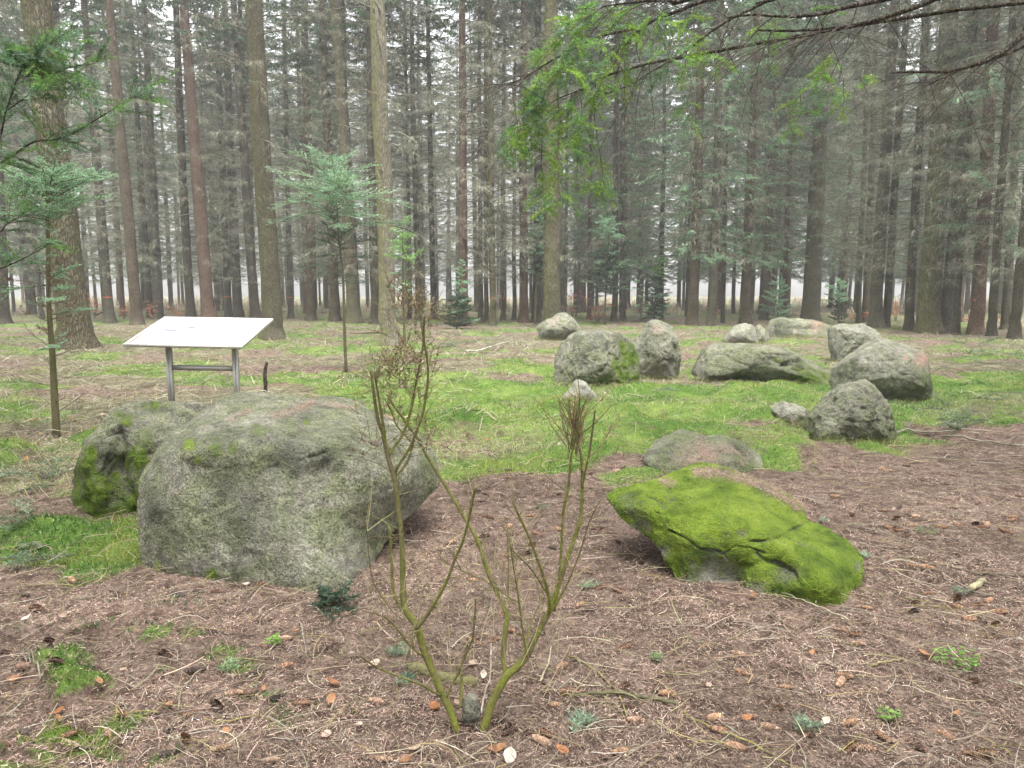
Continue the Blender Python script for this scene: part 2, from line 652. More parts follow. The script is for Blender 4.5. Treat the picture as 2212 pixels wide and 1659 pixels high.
gx = axis_lines(-240, 240, -3.2, 4.2, 0.045, 1.045)
gy = axis_lines(-40, 330, 1.6, 7.5, 0.045, 1.035)
GX, GY = np.meshgrid(gx, gy)
GZ = ground_z(GX, GY)
PG = np.stack([GX, GY, 0 * GX], -1)
fade = np.exp(-np.maximum(GY - 5, 0) / 10)
GZ = GZ + fade * (0.010 * fbm(PG * 6, 3, 51) + 0.006 * fbm(PG * 17, 2, 52))
gm = moss_amount(GX, GY)
GZ = GZ + gm * 0.16 * np.clip(fbm(PG * 1.5, 3, 61), -0.35, 1) * np.exp(-np.maximum(GY - 9, 0) / 14)
g = MB()
nx, ny = len(gx), len(gy)
idx = np.arange(nx * ny).reshape(ny, nx)
quads = np.stack([idx[:-1, :-1], idx[:-1, 1:], idx[1:, 1:], idx[1:, :-1]], -1).reshape(-1, 4)
g.add(np.stack([GX, GY, GZ], -1).reshape(-1, 3), None, quads)
ground = g.build('ground', ground_mat(), None, True, {'moss': gm.ravel(), 'dry': dry_amount(GX, GY).ravel()})
tag(ground, 'forest floor of brown needles, moss and dry grass', 'ground', kind='structure')


def surf_z(x, y):
    """the ground surface including its fine relief"""
    x, y = np.asarray(x, float), np.asarray(y, float)
    P = np.stack([x, y, 0 * x], -1)
    z = ground_z(x, y)
    z = z + np.exp(-np.maximum(y - 5, 0) / 10) * (0.010 * fbm(P * 6, 3, 51) + 0.006 * fbm(P * 17, 2, 52))
    return z + moss_amount(x, y) * 0.16 * np.clip(fbm(P * 1.5, 3, 61), -0.35, 1) * np.exp(-np.maximum(y - 9, 0) / 14)


# ------------------------------------------------------------------ boulders
ROCKS = {}


def seg_dist(px, py, poly):
    d = np.full(px.shape, 1e9)
    for (x0, y0), (x1, y1) in zip(poly[:-1], poly[1:]):
        dx, dy = x1 - x0, y1 - y0
        t = np.clip(((px - x0) * dx + (py - y0) * dy) / (dx * dx + dy * dy + 1e-9), 0, 1)
        d = np.minimum(d, np.hypot(px - x0 - t * dx, py - y0 - t * dy))
    return d


def rock(name, label, outline, Y=None, tf=0.4, tb=0.5, ctrl=None, N=140, M=36, amp=0.03, seed=0, cracks=(), moss=(), up_moss=0.0,
         low_moss=0.0, base_moss=0.0, oldmoss=0.0, dark=(), pale=(), pink=(), power=2.4, cat='boulder', group=None, low_dark=0.0, base_pale=0.0, facets=14, sharp=0.06):
    O = np.array([o[:2] for o in outline], float)
    OY = np.array([o[2] if len(o) > 2 else Y for o in outline], float)
    k = len(O)
    closed = np.vstack([O, O[:1]])
    cy_ = np.append(OY, OY[0])
    seglen = np.hypot(*(closed[1:] - closed[:-1]).T)
    s = np.concatenate([[0], np.cumsum(seglen)])
    t = np.linspace(0, s[-1], N, endpoint=False)
    ox, oy, oY = np.interp(t, s, closed[:, 0]), np.interp(t, s, closed[:, 1]), np.interp(t, s, cy_)
    for _ in range(2):
        ox = 0.25 * np.roll(ox, 1) + 0.5 * ox + 0.25 * np.roll(ox, -1)
        oy = 0.25 * np.roll(oy, 1) + 0.5 * oy + 0.25 * np.roll(oy, -1)
        oY = 0.25 * np.roll(oY, 1) + 0.5 * oY + 0.25 * np.roll(oY, -1)
    c = np.array([ox.mean(), oy.mean()])
    cY = oY.mean()
    u = np.linspace(0, 1, M + 1)[1:]
    sr = np.sin(u * math.pi / 2) ** 0.9
    size = math.hypot(np.ptp(ox), np.ptp(oy))
    px = c[0] + (ox[None, :] - c[0]) * sr[:, None]
    py = c[1] + (oy[None, :] - c[1]) * sr[:, None]
    bul = (1 - np.clip(sr, 0, 1) ** power) ** (1 / 2.0)
    if ctrl is None:
        Yb = cY + (oY[None, :] - cY) * sr[:, None]
        Yf = Yb - tf * bul[:, None]
        Yc = cY - tf
    else:
        K = np.array(list(ctrl) + [(a, b_, y_) for a, b_, y_ in zip(ox[::4], oy[::4], oY[::4])], float)
        cc = sharp * size
        D = np.sqrt((K[:, None, 0] - K[None, :, 0]) ** 2 + (K[:, None, 1] - K[None, :, 1]) ** 2 + cc * cc)
        wgt = np.linalg.solve(D + 1e-6 * np.eye(len(K)), K[:, 2] - K[:, 2].mean())

        def fr(X, Z):
            R = np.sqrt((X[..., None] - K[:, 0]) ** 2 + (Z[..., None] - K[:, 1]) ** 2 + cc * cc)
            return R @ wgt + K[:, 2].mean()
        Yf = fr(px, py)
        Yc = float(fr(c[:1], c[1:])[0])
    Ybk = cY + (oY[None, :] - cY) * sr[:, None] + tb * bul[:, None]
    Vf = at_np(px, py, Yf)
    # the far side keeps the outline at its own distance and rounds away behind it (real size, not widened by perspective)
    OW = at_np(ox, oy, oY)
    CW = at_np(c[0:1], c[1:2], np.array([cY]))[0]
    Vb = CW + (OW - CW)[None] * sr[:, None, None]
    Vb[..., 1] = Ybk
    V = np.vstack([at_np(c[0:1], c[1:2], np.array([Yc])), Vf.reshape(-1, 3), [[CW[0], cY + tb, CW[2]]], Vb[:-1].reshape(-1, 3)])
    tris, quads = [], []
    nf = 1 + M * N
    j = np.arange(N)
    j2 = (j + 1) % N
    tris.append(np.stack([0 * j, 1 + j, 1 + j2], -1))
    for r in range(M - 1):
        quads.append(np.stack([1 + r * N + j, 1 + (r + 1) * N + j, 1 + (r + 1) * N + j2, 1 + r * N + j2], -1))
    bc = nf
    b0 = nf + 1
    tris.append(np.stack([0 * j + bc, b0 + j2, b0 + j], -1))
    for r in range(M - 2):
        quads.append(np.stack([b0 + r * N + j, b0 + r * N + j2, b0 + (r + 1) * N + j2, b0 + (r + 1) * N + j], -1))
    lastf = 1 + (M - 1) * N
    lastb = b0 + (M - 2) * N
    quads.append(np.stack([lastb + j, lastb + j2, lastf + j2, lastf + j], -1))
    tris, quads = np.vstack(tris), np.vstack(quads)

    def normals(V):
        n = np.zeros_like(V)
        for f in (tris, quads):
            a = np.cross(V[f[:, 1]] - V[f[:, 0]], V[f[:, 2]] - V[f[:, 0]])
            for q in range(f.shape[1]):
                np.add.at(n, f[:, q], a)
        return unit(n)
    Nn = normals(V)
    ctr = V.mean(0)
    if ((V - ctr) * Nn).sum() < 0:
        tris, quads, Nn = tris[:, ::-1], quads[:, ::-1], -Nn
    # sink the foot a little into the ground
    hgt = np.ptp(V[:, 2])
    zlo = V[:, 2].min()
    V[:, 2] -= 0.10 * (1 - sstep(V[:, 2], zlo, zlo + 0.22 * hgt)) * min(1.0, hgt)
    sz = np.array([np.ptp(V[:, 0]), hgt]).max()
    fr_ = np.random.default_rng(seed + 1000)
    c3_ = V.mean(0)
    bb_ = (V.min(0), V.max(0))
    for _ in range(facets):
        n_ = fr_.normal(0, 1, 3)
        n_[2] = abs(n_[2]) * 0.7
        n_[1] = -abs(n_[1])
        n_ = unit(n_)
        dt = (V - c3_) @ n_
        h_ = np.quantile(dt, fr_.uniform(0.90, 0.985))
        V = V - n_ * (np.maximum(0, dt - h_) * 0.75)[:, None]
    for ax_ in (0, 2):      # keep the measured width and height
        a0_, a1_ = V[:, ax_].min(), V[:, ax_].max()
        V[:, ax_] = bb_[0][ax_] + (V[:, ax_] - a0_) * (bb_[1][ax_] - bb_[0][ax_]) / (a1_ - a0_)
    d = amp * sz * (0.9 * fbm(V * (2.2 / sz) + seed, 4, seed) + 0.0)
    d += 0.36 * amp * sz * fbm(V * (8.0 / sz) + seed, 4, seed + 5, 0.62)
    rg = 1 - np.abs(fbm(V * (4.0 / sz) + 2 * seed + 7, 3, seed + 9))
    d -= 0.30 * amp * sz * np.clip(rg - 0.80, 0, 1) / 0.20
    d += 0.004 * fbm(V * 26, 3, seed + 2, 0.6)
    edge = np.ones(len(V))
    V = V + Nn * d[:, None] * edge[:, None]
    ppx, ppy = to_px(V)
    front = np.zeros(len(V))
    front[:nf] = 1
    wob = 3.0 * vnoise(V * 18, seed + 3)
    crk = np.zeros(len(V))
    for pts, w_, dep in cracks:
        dist = seg_dist(ppx + wob, ppy + wob, pts)
        e = np.exp(-(dist / w_) ** 2) * front * np.clip(0.65 + 0.75 * fbm(V * 9 + 5, 2, seed + 8), 0.05, 1.2)
        V -= Nn * (dep * e)[:, None]
        crk = np.maximum(crk, np.clip(e, 0, 1) ** 1.5)
    Nn = normals(V)

    wrx = 0.55 * fbm(V * (7.0 / sz) + 3, 4, seed + 41)
    wry = 0.55 * fbm(V * (7.0 / sz) + 13, 4, seed + 42)

    def blobs(L):
        a = np.zeros(len(V))
        for (bx, by, br, val) in L:
            a = np.maximum(a, val * np.exp(-(((ppx + wrx * br - bx) / br) ** 2 + ((ppy + wry * br - by) / br) ** 2)) * front)
        return a
    zrel = (V[:, 2] - V[:, 2].min()) / hgt
    nz = fbm(V * (3.0 / sz) + 31, 3, seed + 77)
    ms = base_moss + blobs(moss) + up_moss * sstep(Nn[:, 2], 0.2, 0.8) * (0.6 + 0.5 * nz) + low_moss * (1 - sstep(zrel, 0.10, 0.5)) * (0.7 + 0.6 * nz)
    neg = blobs([m for m in moss if m[3] < 0]) if any(m[3] < 0 for m in moss) else 0
    sub = np.zeros(len(V))
    for (bx, by, br, val) in moss:
        if val < 0:
            sub = np.minimum(sub, val * np.exp(-(((ppx + wrx * br - bx) / br) ** 2 + ((ppy + wry * br - by) / br) ** 2)) * front)
    ms = np.clip(ms + sub, 0, 1) * (1 - 0.9 * crk)
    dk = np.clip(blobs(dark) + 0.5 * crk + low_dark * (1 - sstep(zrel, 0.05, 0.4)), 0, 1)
    b = MB()
    b.add(V, tris, quads)
    o = b.build(name, M_ROCK, None, True, {'moss': ms, 'dark': dk, 'pale': np.clip(blobs(pale) + base_pale, 0, 1), 'pink': blobs(pink), 'oldmoss': np.full(len(V), oldmoss)})
    tag(o, label, cat, group)
    ROCKS[o.name] = (V[:nf], Nn[:nf], ppx[:nf], ppy[:nf])
    return o


def LC(p):      # traced from the crop of the big boulder
    return (121.3 + p[0] * .3975, 836.8 + p[1] * .3975)


big = [(308, 1222, 4.2), (302, 1115, 4.3), (302, 1059, 4.4), (312, 1020, 4.5), (338, 968, 4.6), (360, 944, 4.7), (399, 916, 4.9), (439, 880, 5.1),
       (471, 867, 5.2), (511, 851, 5.3), (559, 849, 5.35), (618, 855, 5.35), (650, 862, 5.35), (718, 859, 5.4), (757, 863, 5.45), (797, 880, 5.5),
       (857, 904, 5.35), (896, 928, 5.2), (932, 968, 5.0), (950, 1004, 4.92), (950, 1051, 4.85), (916, 1083, 4.72), (873, 1123, 4.58), (817, 1179, 4.36),
       (793, 1226, 4.15), (757, 1266, 3.95), (698, 1280, 3.85), (638, 1278, 3.87), (578, 1266, 3.92), (479, 1250, 4.02), (360, 1230, 4.15)]
bigc = [(344, 985, 4.42), (400, 964, 4.27), (459, 966, 4.2), (519, 958, 4.2), (578, 952, 4.2), (658, 950, 4.22), (705, 950, 4.27), (430, 942, 4.42), (489, 940, 4.42), (549, 934, 4.42), (618, 930, 4.44), (700, 930, 4.5), (757, 948, 4.32), (857, 965, 4.6),
        (420, 915, 4.75), (520, 890, 4.95), (620, 890, 4.95), (720, 895, 4.9), (820, 915, 5.0),
        (400, 1100, 4.10), (500, 1100, 4.05), (600, 1100, 4.02), (700, 1100, 4.05), (800, 1090, 4.2), (880, 1050, 4.45), (900, 1000, 4.6), (420, 1010, 4.2), (500, 1015, 4.15), (600, 1010, 4.14), (700, 1010, 4.17),
        (340, 1100, 4.15), (420, 1200, 4.04), (520, 1210, 3.97), (620, 1220, 3.9), (700, 1220, 3.9), (330, 1030, 4.35)]
rock('granite_boulder', 'biggest grey boulder with a broad upright face, standing below the information board', big, ctrl=bigc, tb=0.55, N=360, M=120,
     amp=0.012, seed=3, facets=0, sharp=0.012,
     cracks=[([LC(p) for p in [(730, 250), (800, 262), (880, 235), (1010, 240)]], 3, 0.012),
             ([LC(p) for p in [(1080, 310), (1150, 265), (1260, 255), (1290, 262)]], 3.5, 0.03),
             ([LC(p) for p in [(700, 400), (800, 370), (900, 330), (1000, 310), (1080, 280)]], 3, 0.004),
             ([LC(p) for p in [(1380, 380), (1500, 330), (1620, 350)]], 4, 0.014)],
     moss=[(*LC((720, 310)), 16, 0.75), (*LC((760, 400)), 15, 0.7), (*LC((850, 340)), 20, 0.75), (*LC((950, 310)), 16, 0.6), (*LC((1080, 220)), 26, 0.45),
           (*LC((1270, 200)), 18, 0.4), (*LC((1360, 180)), 8, 0.7), (*LC((830, 1010)), 24, 0.85), (*LC((580, 970)), 16, 0.6), (*LC((460, 975)), 14, 0.6),
           (*LC((2040, 400)), 30, 0.55), (*LC((1000, 60)), 26, 0.35)],
     dark=[(*LC((960, 520)), 40, 0.8), (*LC((960, 700)), 30, 0.8), (*LC((1450, 380)), 45, 0.8), (*LC((560, 600)), 42, 0.8), (*LC((620, 760)), 36, 0.4),
           (*LC((850, 250)), 40, 0.35), (*LC((1300, 360)), 40, 0.8), (*LC((1730, 190)), 30, 0.5)],
     pale=[(*LC((1290, 790)), 34, 0.45), (*LC((1200, 620)), 60, 0.25), (*LC((900, 900)), 70, 0.2), (*LC((1560, 950)), 60, 0.3)])

left = [(159, 1036, 5.5), (161, 976, 5.5), (177, 948, 5.5), (213, 908, 5.6), (252, 877, 5.7), (292, 863, 5.75), (336, 865, 5.8), (368, 873, 5.8), (400, 877, 5.8),
        (436, 882, 5.8), (440, 936, 5.7), (400, 1035, 5.5), (330, 1104, 5.3), (290, 1113, 5.2), (252, 1113, 5.2), (201, 1113, 5.22), (173, 1083, 5.35)]
leftc = [(200, 1000, 5.15), (225, 1060, 5.12), (230, 960, 5.15), (262, 960, 5.3), (262, 1010, 5.28), (275, 1060, 5.22), (300, 980, 5.12), (310, 1050, 5.1), (370, 960, 5.2),
         (260, 905, 5.42), (320, 900, 5.5), (380, 905, 5.45)]
rock('granite_boulder', 'cracked boulder with dark moss on its sides, tucked behind the biggest boulder', left, ctrl=leftc, tb=0.4, N=240, M=80, amp=0.035, seed=12, facets=8,
     cracks=[([(258, 925), (264, 968), (263, 1015), (281, 1062), (292, 1100)], 6, 0.07), ([(210, 945), (240, 935), (262, 940)], 5, 0.03),
             ([(300, 880), (330, 886), (360, 882)], 8, 0.05)],
     moss=[(180, 1010, 48, 1.0), (200, 1070, 50, 1.0), (300, 985, 44, 0.95), (290, 1070, 40, 0.9), (270, 905, 16, 0.8), (340, 872, 16, 0.9), (310, 868, 14, 0.7), (255, 895, 14, 0.5)],
     dark=[(235, 1000, 30, 0.5), (250, 1085, 40, 0.5), (262, 990, 12, 0.6)], oldmoss=0.45, low_moss=0.5)


def MC(p):      # traced from the crop of the mossy boulder
    return (1273.4 + p[0] * .2878, 970.2 + p[1] * .2878)


mossy = [(1308, 1071, 4.35), (1325, 1059, 4.4), (1388, 1039, 4.5), (1440, 1026, 4.6), (1475, 1012, 4.7), (1518, 1006, 4.75), (1561, 1008, 4.75), (1604, 1021, 4.7),
         (1656, 1045, 4.6), (1705, 1071, 4.5), (1734, 1094, 4.45), (1745, 1117, 4.4), (1763, 1131, 4.35), (1806, 1152, 4.3), (1849, 1183, 4.15), (1866, 1209, 4.0),
         (1866, 1238, 3.9), (1846, 1272, 3.8), (1826, 1307, 3.66), (1797, 1320, 3.6), (1763, 1318, 3.6), (1720, 1301, 3.68), (1662, 1290, 3.76), (1613, 1281, 3.82),
         (1561, 1275, 3.86), (1518, 1272, 3.88), (1484, 1267, 3.92), (1460, 1241, 4.0), (1435, 1209, 4.05), (1417, 1177, 4.1), (1394, 1160, 4.15), (1360, 1137, 4.2), (1331, 1108, 4.28)]
mossc = [(1370, 1085, 4.2), (1440, 1070, 4.22), (1500, 1050, 4.35), (1560, 1045, 4.42), (1640, 1075, 4.3), (1500, 1110, 4.05), (1580, 1120, 4.0), (1660, 1130, 4.05), (1720, 1130, 4.2),
         (1450, 1150, 4.0), (1500, 1190, 3.92), (1560, 1195, 3.93), (1620, 1190, 3.9), (1690, 1190, 3.85), (1760, 1190, 3.85), (1810, 1220, 3.8), (1530, 1235, 3.97), (1590, 1240, 3.96), (1650, 1240, 3.82),
         (1700, 1255, 3.72), (1760, 1265, 3.6), (1810, 1270, 3.62), (1500, 1230, 3.95), (1690, 1222, 3.84)]
rock('mossy_boulder', 'boulder covered all over in bright green moss, lying tilted on the brown needles', mossy, ctrl=mossc, tb=0.4, N=340, M=110, amp=0.02, seed=21, facets=0, sharp=0.035,
     base_moss=0.86,
     cracks=[([MC(p) for p in [(590, 610), (700, 660), (830, 750), (1000, 785), (1100, 738), (1200, 738), (1310, 775)]], 2.2, 0.028),
             ([MC(p) for p in [(1200, 695), (1320, 690), (1400, 660), (1550, 590), (1640, 540)]], 2.2, 0.028),
             ([MC(p) for p in [(440, 355), (500, 375), (550, 402)]], 2.6, 0.025), ([MC(p) for p in [(500, 470), (560, 500)]], 2.6, 0.02),
             ([MC(p) for p in [(590, 300), (625, 365), (560, 430)]], 6, 0.025), ([MC(p) for p in [(1000, 785), (1060, 850), (1110, 860)]], 2.6, 0.018),
             ([MC(p) for p in [(1250, 780), (1290, 820), (1400, 850), (1520, 900), (1560, 1000)]], 4, 0.03),
             ([MC(p) for p in [(1480, 660), (1600, 710), (1680, 740)]], 2.2, 0.012)],
     moss=[(*MC((900, 960)), 42, -0.9), (*MC((760, 990)), 28, -0.5), (*MC((1060, 1000)), 36, -0.9), (*MC((1240, 1050)), 24, -0.6), (*MC((1450, 930)), 26, -0.55), (*MC((300, 420)), 26, -0.40), (*MC((420, 540)), 20, -0.45),
           (*MC((330, 590)), 16, -0.8), (*MC((530, 780)), 18, -0.7), (*MC((1300, 290)), 22, -0.35), (*MC((1140, 630)), 10, -0.6), (*MC((2030, 900)), 14, -0.4),
           (*MC((1000, 190)), 22, -0.3)],
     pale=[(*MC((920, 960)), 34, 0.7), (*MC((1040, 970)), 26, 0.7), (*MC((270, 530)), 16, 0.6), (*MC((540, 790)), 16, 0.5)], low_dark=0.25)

rock('flat_rock', 'flat grey slab strewn with brown needles, behind the bright mossy boulder',
     [(1393, 988, 6.7), (1401, 976, 6.8), (1432, 948, 7.05), (1466, 928, 7.3), (1478, 924, 7.3), (1499, 932, 7.2), (1518, 944, 7.1), (1553, 938, 7.1), (1576, 946, 7.05), (1611, 965, 6.95),
      (1637, 979, 6.9), (1658, 996, 6.75), (1655, 1008, 6.65), (1600, 1022, 6.45), (1500, 1024, 6.4), (1430, 1018, 6.45), (1400, 1005, 6.55)],
     tf=0.16, tb=0.3, N=180, M=50, amp=0.022, seed=33, up_moss=0.25, low_moss=0.2, base_moss=0.12, oldmoss=0.3, dark=[(1590, 975, 30, 0.6), (1440, 985, 30, 0.4), (1520, 950, 20, 0.4)],
     cracks=[([(1575, 950), (1600, 975), (1625, 1000)], 5, 0.03)], cat='rock')

rock('pale_stone', 'small pointed pale stone standing in the moss before the round boulders',
     [(1210, 865), (1227, 843), (1240, 820), (1257, 820), (1277, 836), (1287, 850), (1291, 862), (1270, 873), (1220, 873)], Y=10.8, tf=0.2, tb=0.22, N=80, M=24, amp=0.035, seed=41,
     base_pale=0.65, cat='stone')
rock('round_boulder', 'rounded grey boulder with a yellow-green moss patch down one side',
     [(1196, 795), (1199, 767), (1215, 739), (1238, 722), (1273, 710), (1308, 707), (1336, 713), (1359, 727), (1373, 748), (1381, 776), (1383, 806), (1380, 832), (1355, 840), (1320, 843), (1285, 841),
      (1250, 843), (1215, 844), (1201, 827)], Y=12.75, tf=0.5, tb=0.6, N=220, M=70, amp=0.034, seed=52, base_pale=0.12,
     moss=[(1345, 745, 24, 0.9), (1360, 775, 26, 0.9), (1340, 805, 28, 0.8), (1310, 820, 26, 0.75), (1370, 810, 18, 0.7), (1230, 800, 26, 0.35), (1290, 830, 22, 0.5)], oldmoss=0.5, low_moss=0.35,
     cracks=[([(1285, 808), (1305, 797), (1315, 785), (1318, 765), (1330, 745), (1335, 730)], 3, 0.03)], dark=[(1300, 805, 14, 0.4)])
rock('round_boulder', 'grey boulder with a dark hollow, leaning just behind the round moss-patched one',
     [(1366, 740), (1387, 718), (1393, 699), (1406, 691), (1432, 690), (1455, 698), (1471, 713), (1474, 730), (1469, 767), (1460, 799), (1452, 820), (1424, 820), (1385, 818), (1372, 795), (1366, 760)],
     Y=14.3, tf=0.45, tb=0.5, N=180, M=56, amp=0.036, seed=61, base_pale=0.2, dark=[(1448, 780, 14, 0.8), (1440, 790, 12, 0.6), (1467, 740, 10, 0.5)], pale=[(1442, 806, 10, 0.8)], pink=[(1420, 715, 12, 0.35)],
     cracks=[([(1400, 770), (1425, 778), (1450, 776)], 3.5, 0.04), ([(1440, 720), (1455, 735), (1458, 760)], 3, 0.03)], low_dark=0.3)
rock('dark_boulder', 'dark grey boulder with a sagging top, near the young firs across the moss',
     [(1157, 701), (1164, 692), (1189, 688), (1206, 676), (1227, 674), (1243, 683), (1254, 699), (1256, 711), (1243, 726), (1220, 733), (1180, 733), (1161, 730)], Y=26.4, tf=0.7, tb=0.7, N=130, M=36, amp=0.04, seed=71,
     dark=[(1235, 715, 16, 0.8), (1185, 715, 26, 0.4)], pale=[(1195, 692, 14, 0.4), (1230, 685, 16, 0.4)], pink=[(1195, 690, 9, 0.3)], low_moss=0.3, oldmoss=0.5)
rock('long_boulder', 'long low boulder with a slanting cleft, mossy along its foot',
     [(1503, 782), (1518, 760), (1551, 740), (1608, 736), (1661, 746), (1725, 756), (1758, 769), (1795, 783), (1823, 800), (1822, 820), (1808, 831), (1741, 832), (1675, 829), (1608, 823), (1548, 822), (1512, 806)],
     Y=13.6, tf=0.55, tb=0.6, N=240, M=64, amp=0.026, seed=82, low_moss=0.6, oldmoss=0.4,
     moss=[(1600, 815, 34, 0.6), (1690, 795, 40, 0.45), (1740, 815, 40, 0.6), (1660, 775, 26, 0.3)],
     cracks=[([(1690, 790), (1715, 783), (1740, 772), (1757, 771)], 4.5, 0.10), ([(1640, 760), (1690, 768), (1735, 760)], 2.5, 0.04), ([(1550, 744), (1600, 742), (1640, 750)], 2, 0.03)],
     dark=[(1735, 779, 14, 0.7)], pale=[(1675, 805, 16, 0.4)])
rock('small_boulder', 'pale pointed boulder peeping over the long low boulder',
     [(1561, 738), (1575, 720), (1595, 700), (1611, 696), (1628, 704), (1638, 720), (1640, 740), (1625, 748), (1580, 748)], Y=23.2, tf=0.4, tb=0.5, N=90, M=26, amp=0.03, seed=91, base_pale=0.3,
     dark=[(1600, 735, 16, 0.35)])
rock('small_boulder', 'small mossy-sided boulder touching the pale pointed one',
     [(1628, 712), (1641, 700), (1655, 705), (1662, 720), (1665, 742), (1650, 748), (1630, 746)], Y=23.9, tf=0.35, tb=0.4, N=80, M=24, amp=0.03, seed=95, low_moss=0.6, oldmoss=0.4, base_pale=0.15)
rock('ledge_boulder', 'broad flat-topped boulder with a dark undercut front, at the edge of the trees',
     [(1664, 713, 26.2), (1667, 697, 26.2), (1688, 688, 26.6), (1715, 689, 26.6), (1761, 693, 26.6), (1795, 703, 26.4), (1804, 716, 26), (1799, 731, 25.6), (1751, 731, 25.6), (1708, 736, 25.6), (1675, 731, 25.8)],
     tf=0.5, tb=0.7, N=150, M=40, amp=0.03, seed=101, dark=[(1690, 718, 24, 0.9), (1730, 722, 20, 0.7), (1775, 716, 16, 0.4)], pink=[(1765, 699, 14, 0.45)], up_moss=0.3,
     cracks=[([(1672, 703), (1700, 705), (1740, 705), (1775, 708)], 4, 0.16)])
rock('block_boulder', 'blocky grey boulder with a diagonal crack, behind the broad rounded one',
     [(1801, 742), (1802, 713), (1825, 699), (1868, 703), (1895, 713), (1911, 729), (1916, 750), (1908, 770), (1858, 783), (1808, 783), (1803, 760)], Y=17.9, tf=0.5, tb=0.6, N=160, M=50, amp=0.048, seed=111, base_pale=0.35,
     cracks=[([(1840, 733), (1865, 748), (1890, 760)], 2.5, 0.06), ([(1810, 768), (1835, 780)], 2.5, 0.04)], dark=[(1860, 735, 20, 0.35), (1845, 765, 24, 0.3)], moss=[(1862, 730, 14, 0.4)])
rock('broad_boulder', 'broad smooth rounded boulder with a pinkish patch on its shoulder',
     [(1813, 832), (1825, 803), (1858, 773), (1891, 746), (1925, 731), (1948, 740), (1981, 760), (2015, 783), (2038, 810), (2042, 836), (2031, 855), (1991, 863), (1951, 866), (1908, 858), (1825, 848)],
     Y=11.8, tf=0.6, tb=0.7, N=220, M=66, amp=0.024, seed=121, base_pale=0.2, pink=[(1997, 778, 16, 0.9), (1977, 777, 6, 0.7), (1958, 773, 5, 0.8)],
     moss=[(2000, 835, 34, 0.55), (2020, 845, 26, 0.5), (1930, 745, 18, 0.3), (1965, 850, 24, 0.5)], dark=[(1990, 845, 40, 0.55), (2030, 825, 16, 0.4)],
     cracks=[([(1925, 765), (1960, 772), (1990, 768)], 3, 0.015)], oldmoss=0.55)
rock('front_boulder', 'rugged greenish boulder nearest the litter, in front of the broad rounded one',
     [(1746, 942), (1751, 903), (1795, 860), (1808, 843), (1841, 826), (1881, 823), (1918, 843), (1948, 866), (1956, 896), (1958, 938), (1925, 952), (1875, 957), (1808, 959), (1756, 957)],
     Y=8.3, tf=0.45, tb=0.55, N=220, M=66, amp=0.045, seed=131, base_moss=0.22, low_moss=0.55, oldmoss=0.35,
     cracks=[([(1800, 870), (1815, 855), (1840, 852)], 5, 0.03), ([(1790, 890), (1820, 885)], 4, 0.025), ([(1845, 880), (1880, 885), (1910, 880)], 4, 0.025), ([(1830, 910), (1880, 915), (1930, 905)], 4, 0.025),
             ([(1870, 850), (1900, 862)], 4, 0.02)],
     dark=[(1880, 930, 50, 0.35), (1820, 856, 10, 0.4)], pale=[(1800, 905, 20, 0.35), (1880, 840, 26, 0.2)])
rock('flat_stone', 'flat pale stone sunk in the grass beside the rugged greenish boulder',
     [(1672, 878), (1691, 869), (1715, 871), (1738, 886), (1750, 903), (1744, 918), (1722, 932), (1704, 922), (1686, 904)], Y=9.0, tf=0.12, tb=0.2, N=90, M=26, amp=0.03, seed=141, base_pale=0.45, cat='stone',
     moss=[(1735, 905, 10, 0.6)])
rock('pebble', 'small flat grey stone lying between the two stems of the pruned shrub',
     [(997, 1560), (998, 1525), (1010, 1507), (1025, 1508), (1034, 1525), (1036, 1550), (1020, 1566)], Y=2.62, tf=0.05, tb=0.05, N=90, M=30, amp=0.07, seed=151, base_pale=0.3, cat='stone')
rock('pebble', 'low grey stone half sunk in the moss midway up the slope',
     [(1038, 808), (1050, 800), (1068, 800), (1078, 808), (1070, 814), (1045, 814)], Y=14.3, tf=0.12, tb=0.15, N=50, M=16, amp=0.03, seed=155, base_pale=0.1, cat='stone', low_dark=0.5)

# ------------------------------------------------------------------ information board
def plain_mat(name, col, rough=0.5, metal=0.0, nscale=30.0, var=0.15):
    m, nt, b = new_mat(name, rough, 0.5)
    tc = nd(nt, 'TexCoord')
    n = noise_n(nt, tc.outputs['Object'], nscale, 4, 0.6)
    c = mixc(nt, 1.0, col, mapr(nt, n, 0.3, 0.7, 1 - var, 1 + var), 'MULTIPLY')
    nt.links.new(c, b.inputs['Base Color'])
    b.inputs['Metallic'].default_value = metal
    return m


M_STEEL = plain_mat('brushed_steel', (0.42, 0.41, 0.39), 0.42, 0.75, 50, 0.12)
M_FRAME = plain_mat('board_frame_steel', (0.62, 0.60, 0.58), 0.4, 0.5, 40, 0.12)
M_PANEL = plain_mat('board_print', (0.88, 0.88, 0.88), 0.18, 0.0, 6, 0.03)
M_INK = plain_mat('print_ink', (0.15, 0.145, 0.20), 0.3, 0.0, 60, 0.3)
M_PAINT = plain_mat('orange_paint', (0.42, 0.085, 0.035), 0.6, 0.0, 30, 0.3)


def box_on(b, c, ax, ay, az):
    """box from centre and three half-axis vectors, with small chamfers left to the frame profile"""
    c, ax, ay, az = [np.asarray(a, float) for a in (c, ax, ay, az)]
    V = [c + i * ax + j * ay + k * az for i in (-1, 1) for j in (-1, 1) for k in (-1, 1)]
    q = [(0, 1, 3, 2), (4, 6, 7, 5), (0, 4, 5, 1), (2, 3, 7, 6), (0, 2, 6, 4), (1, 5, 7, 3)]
    b.add(V, None, q)


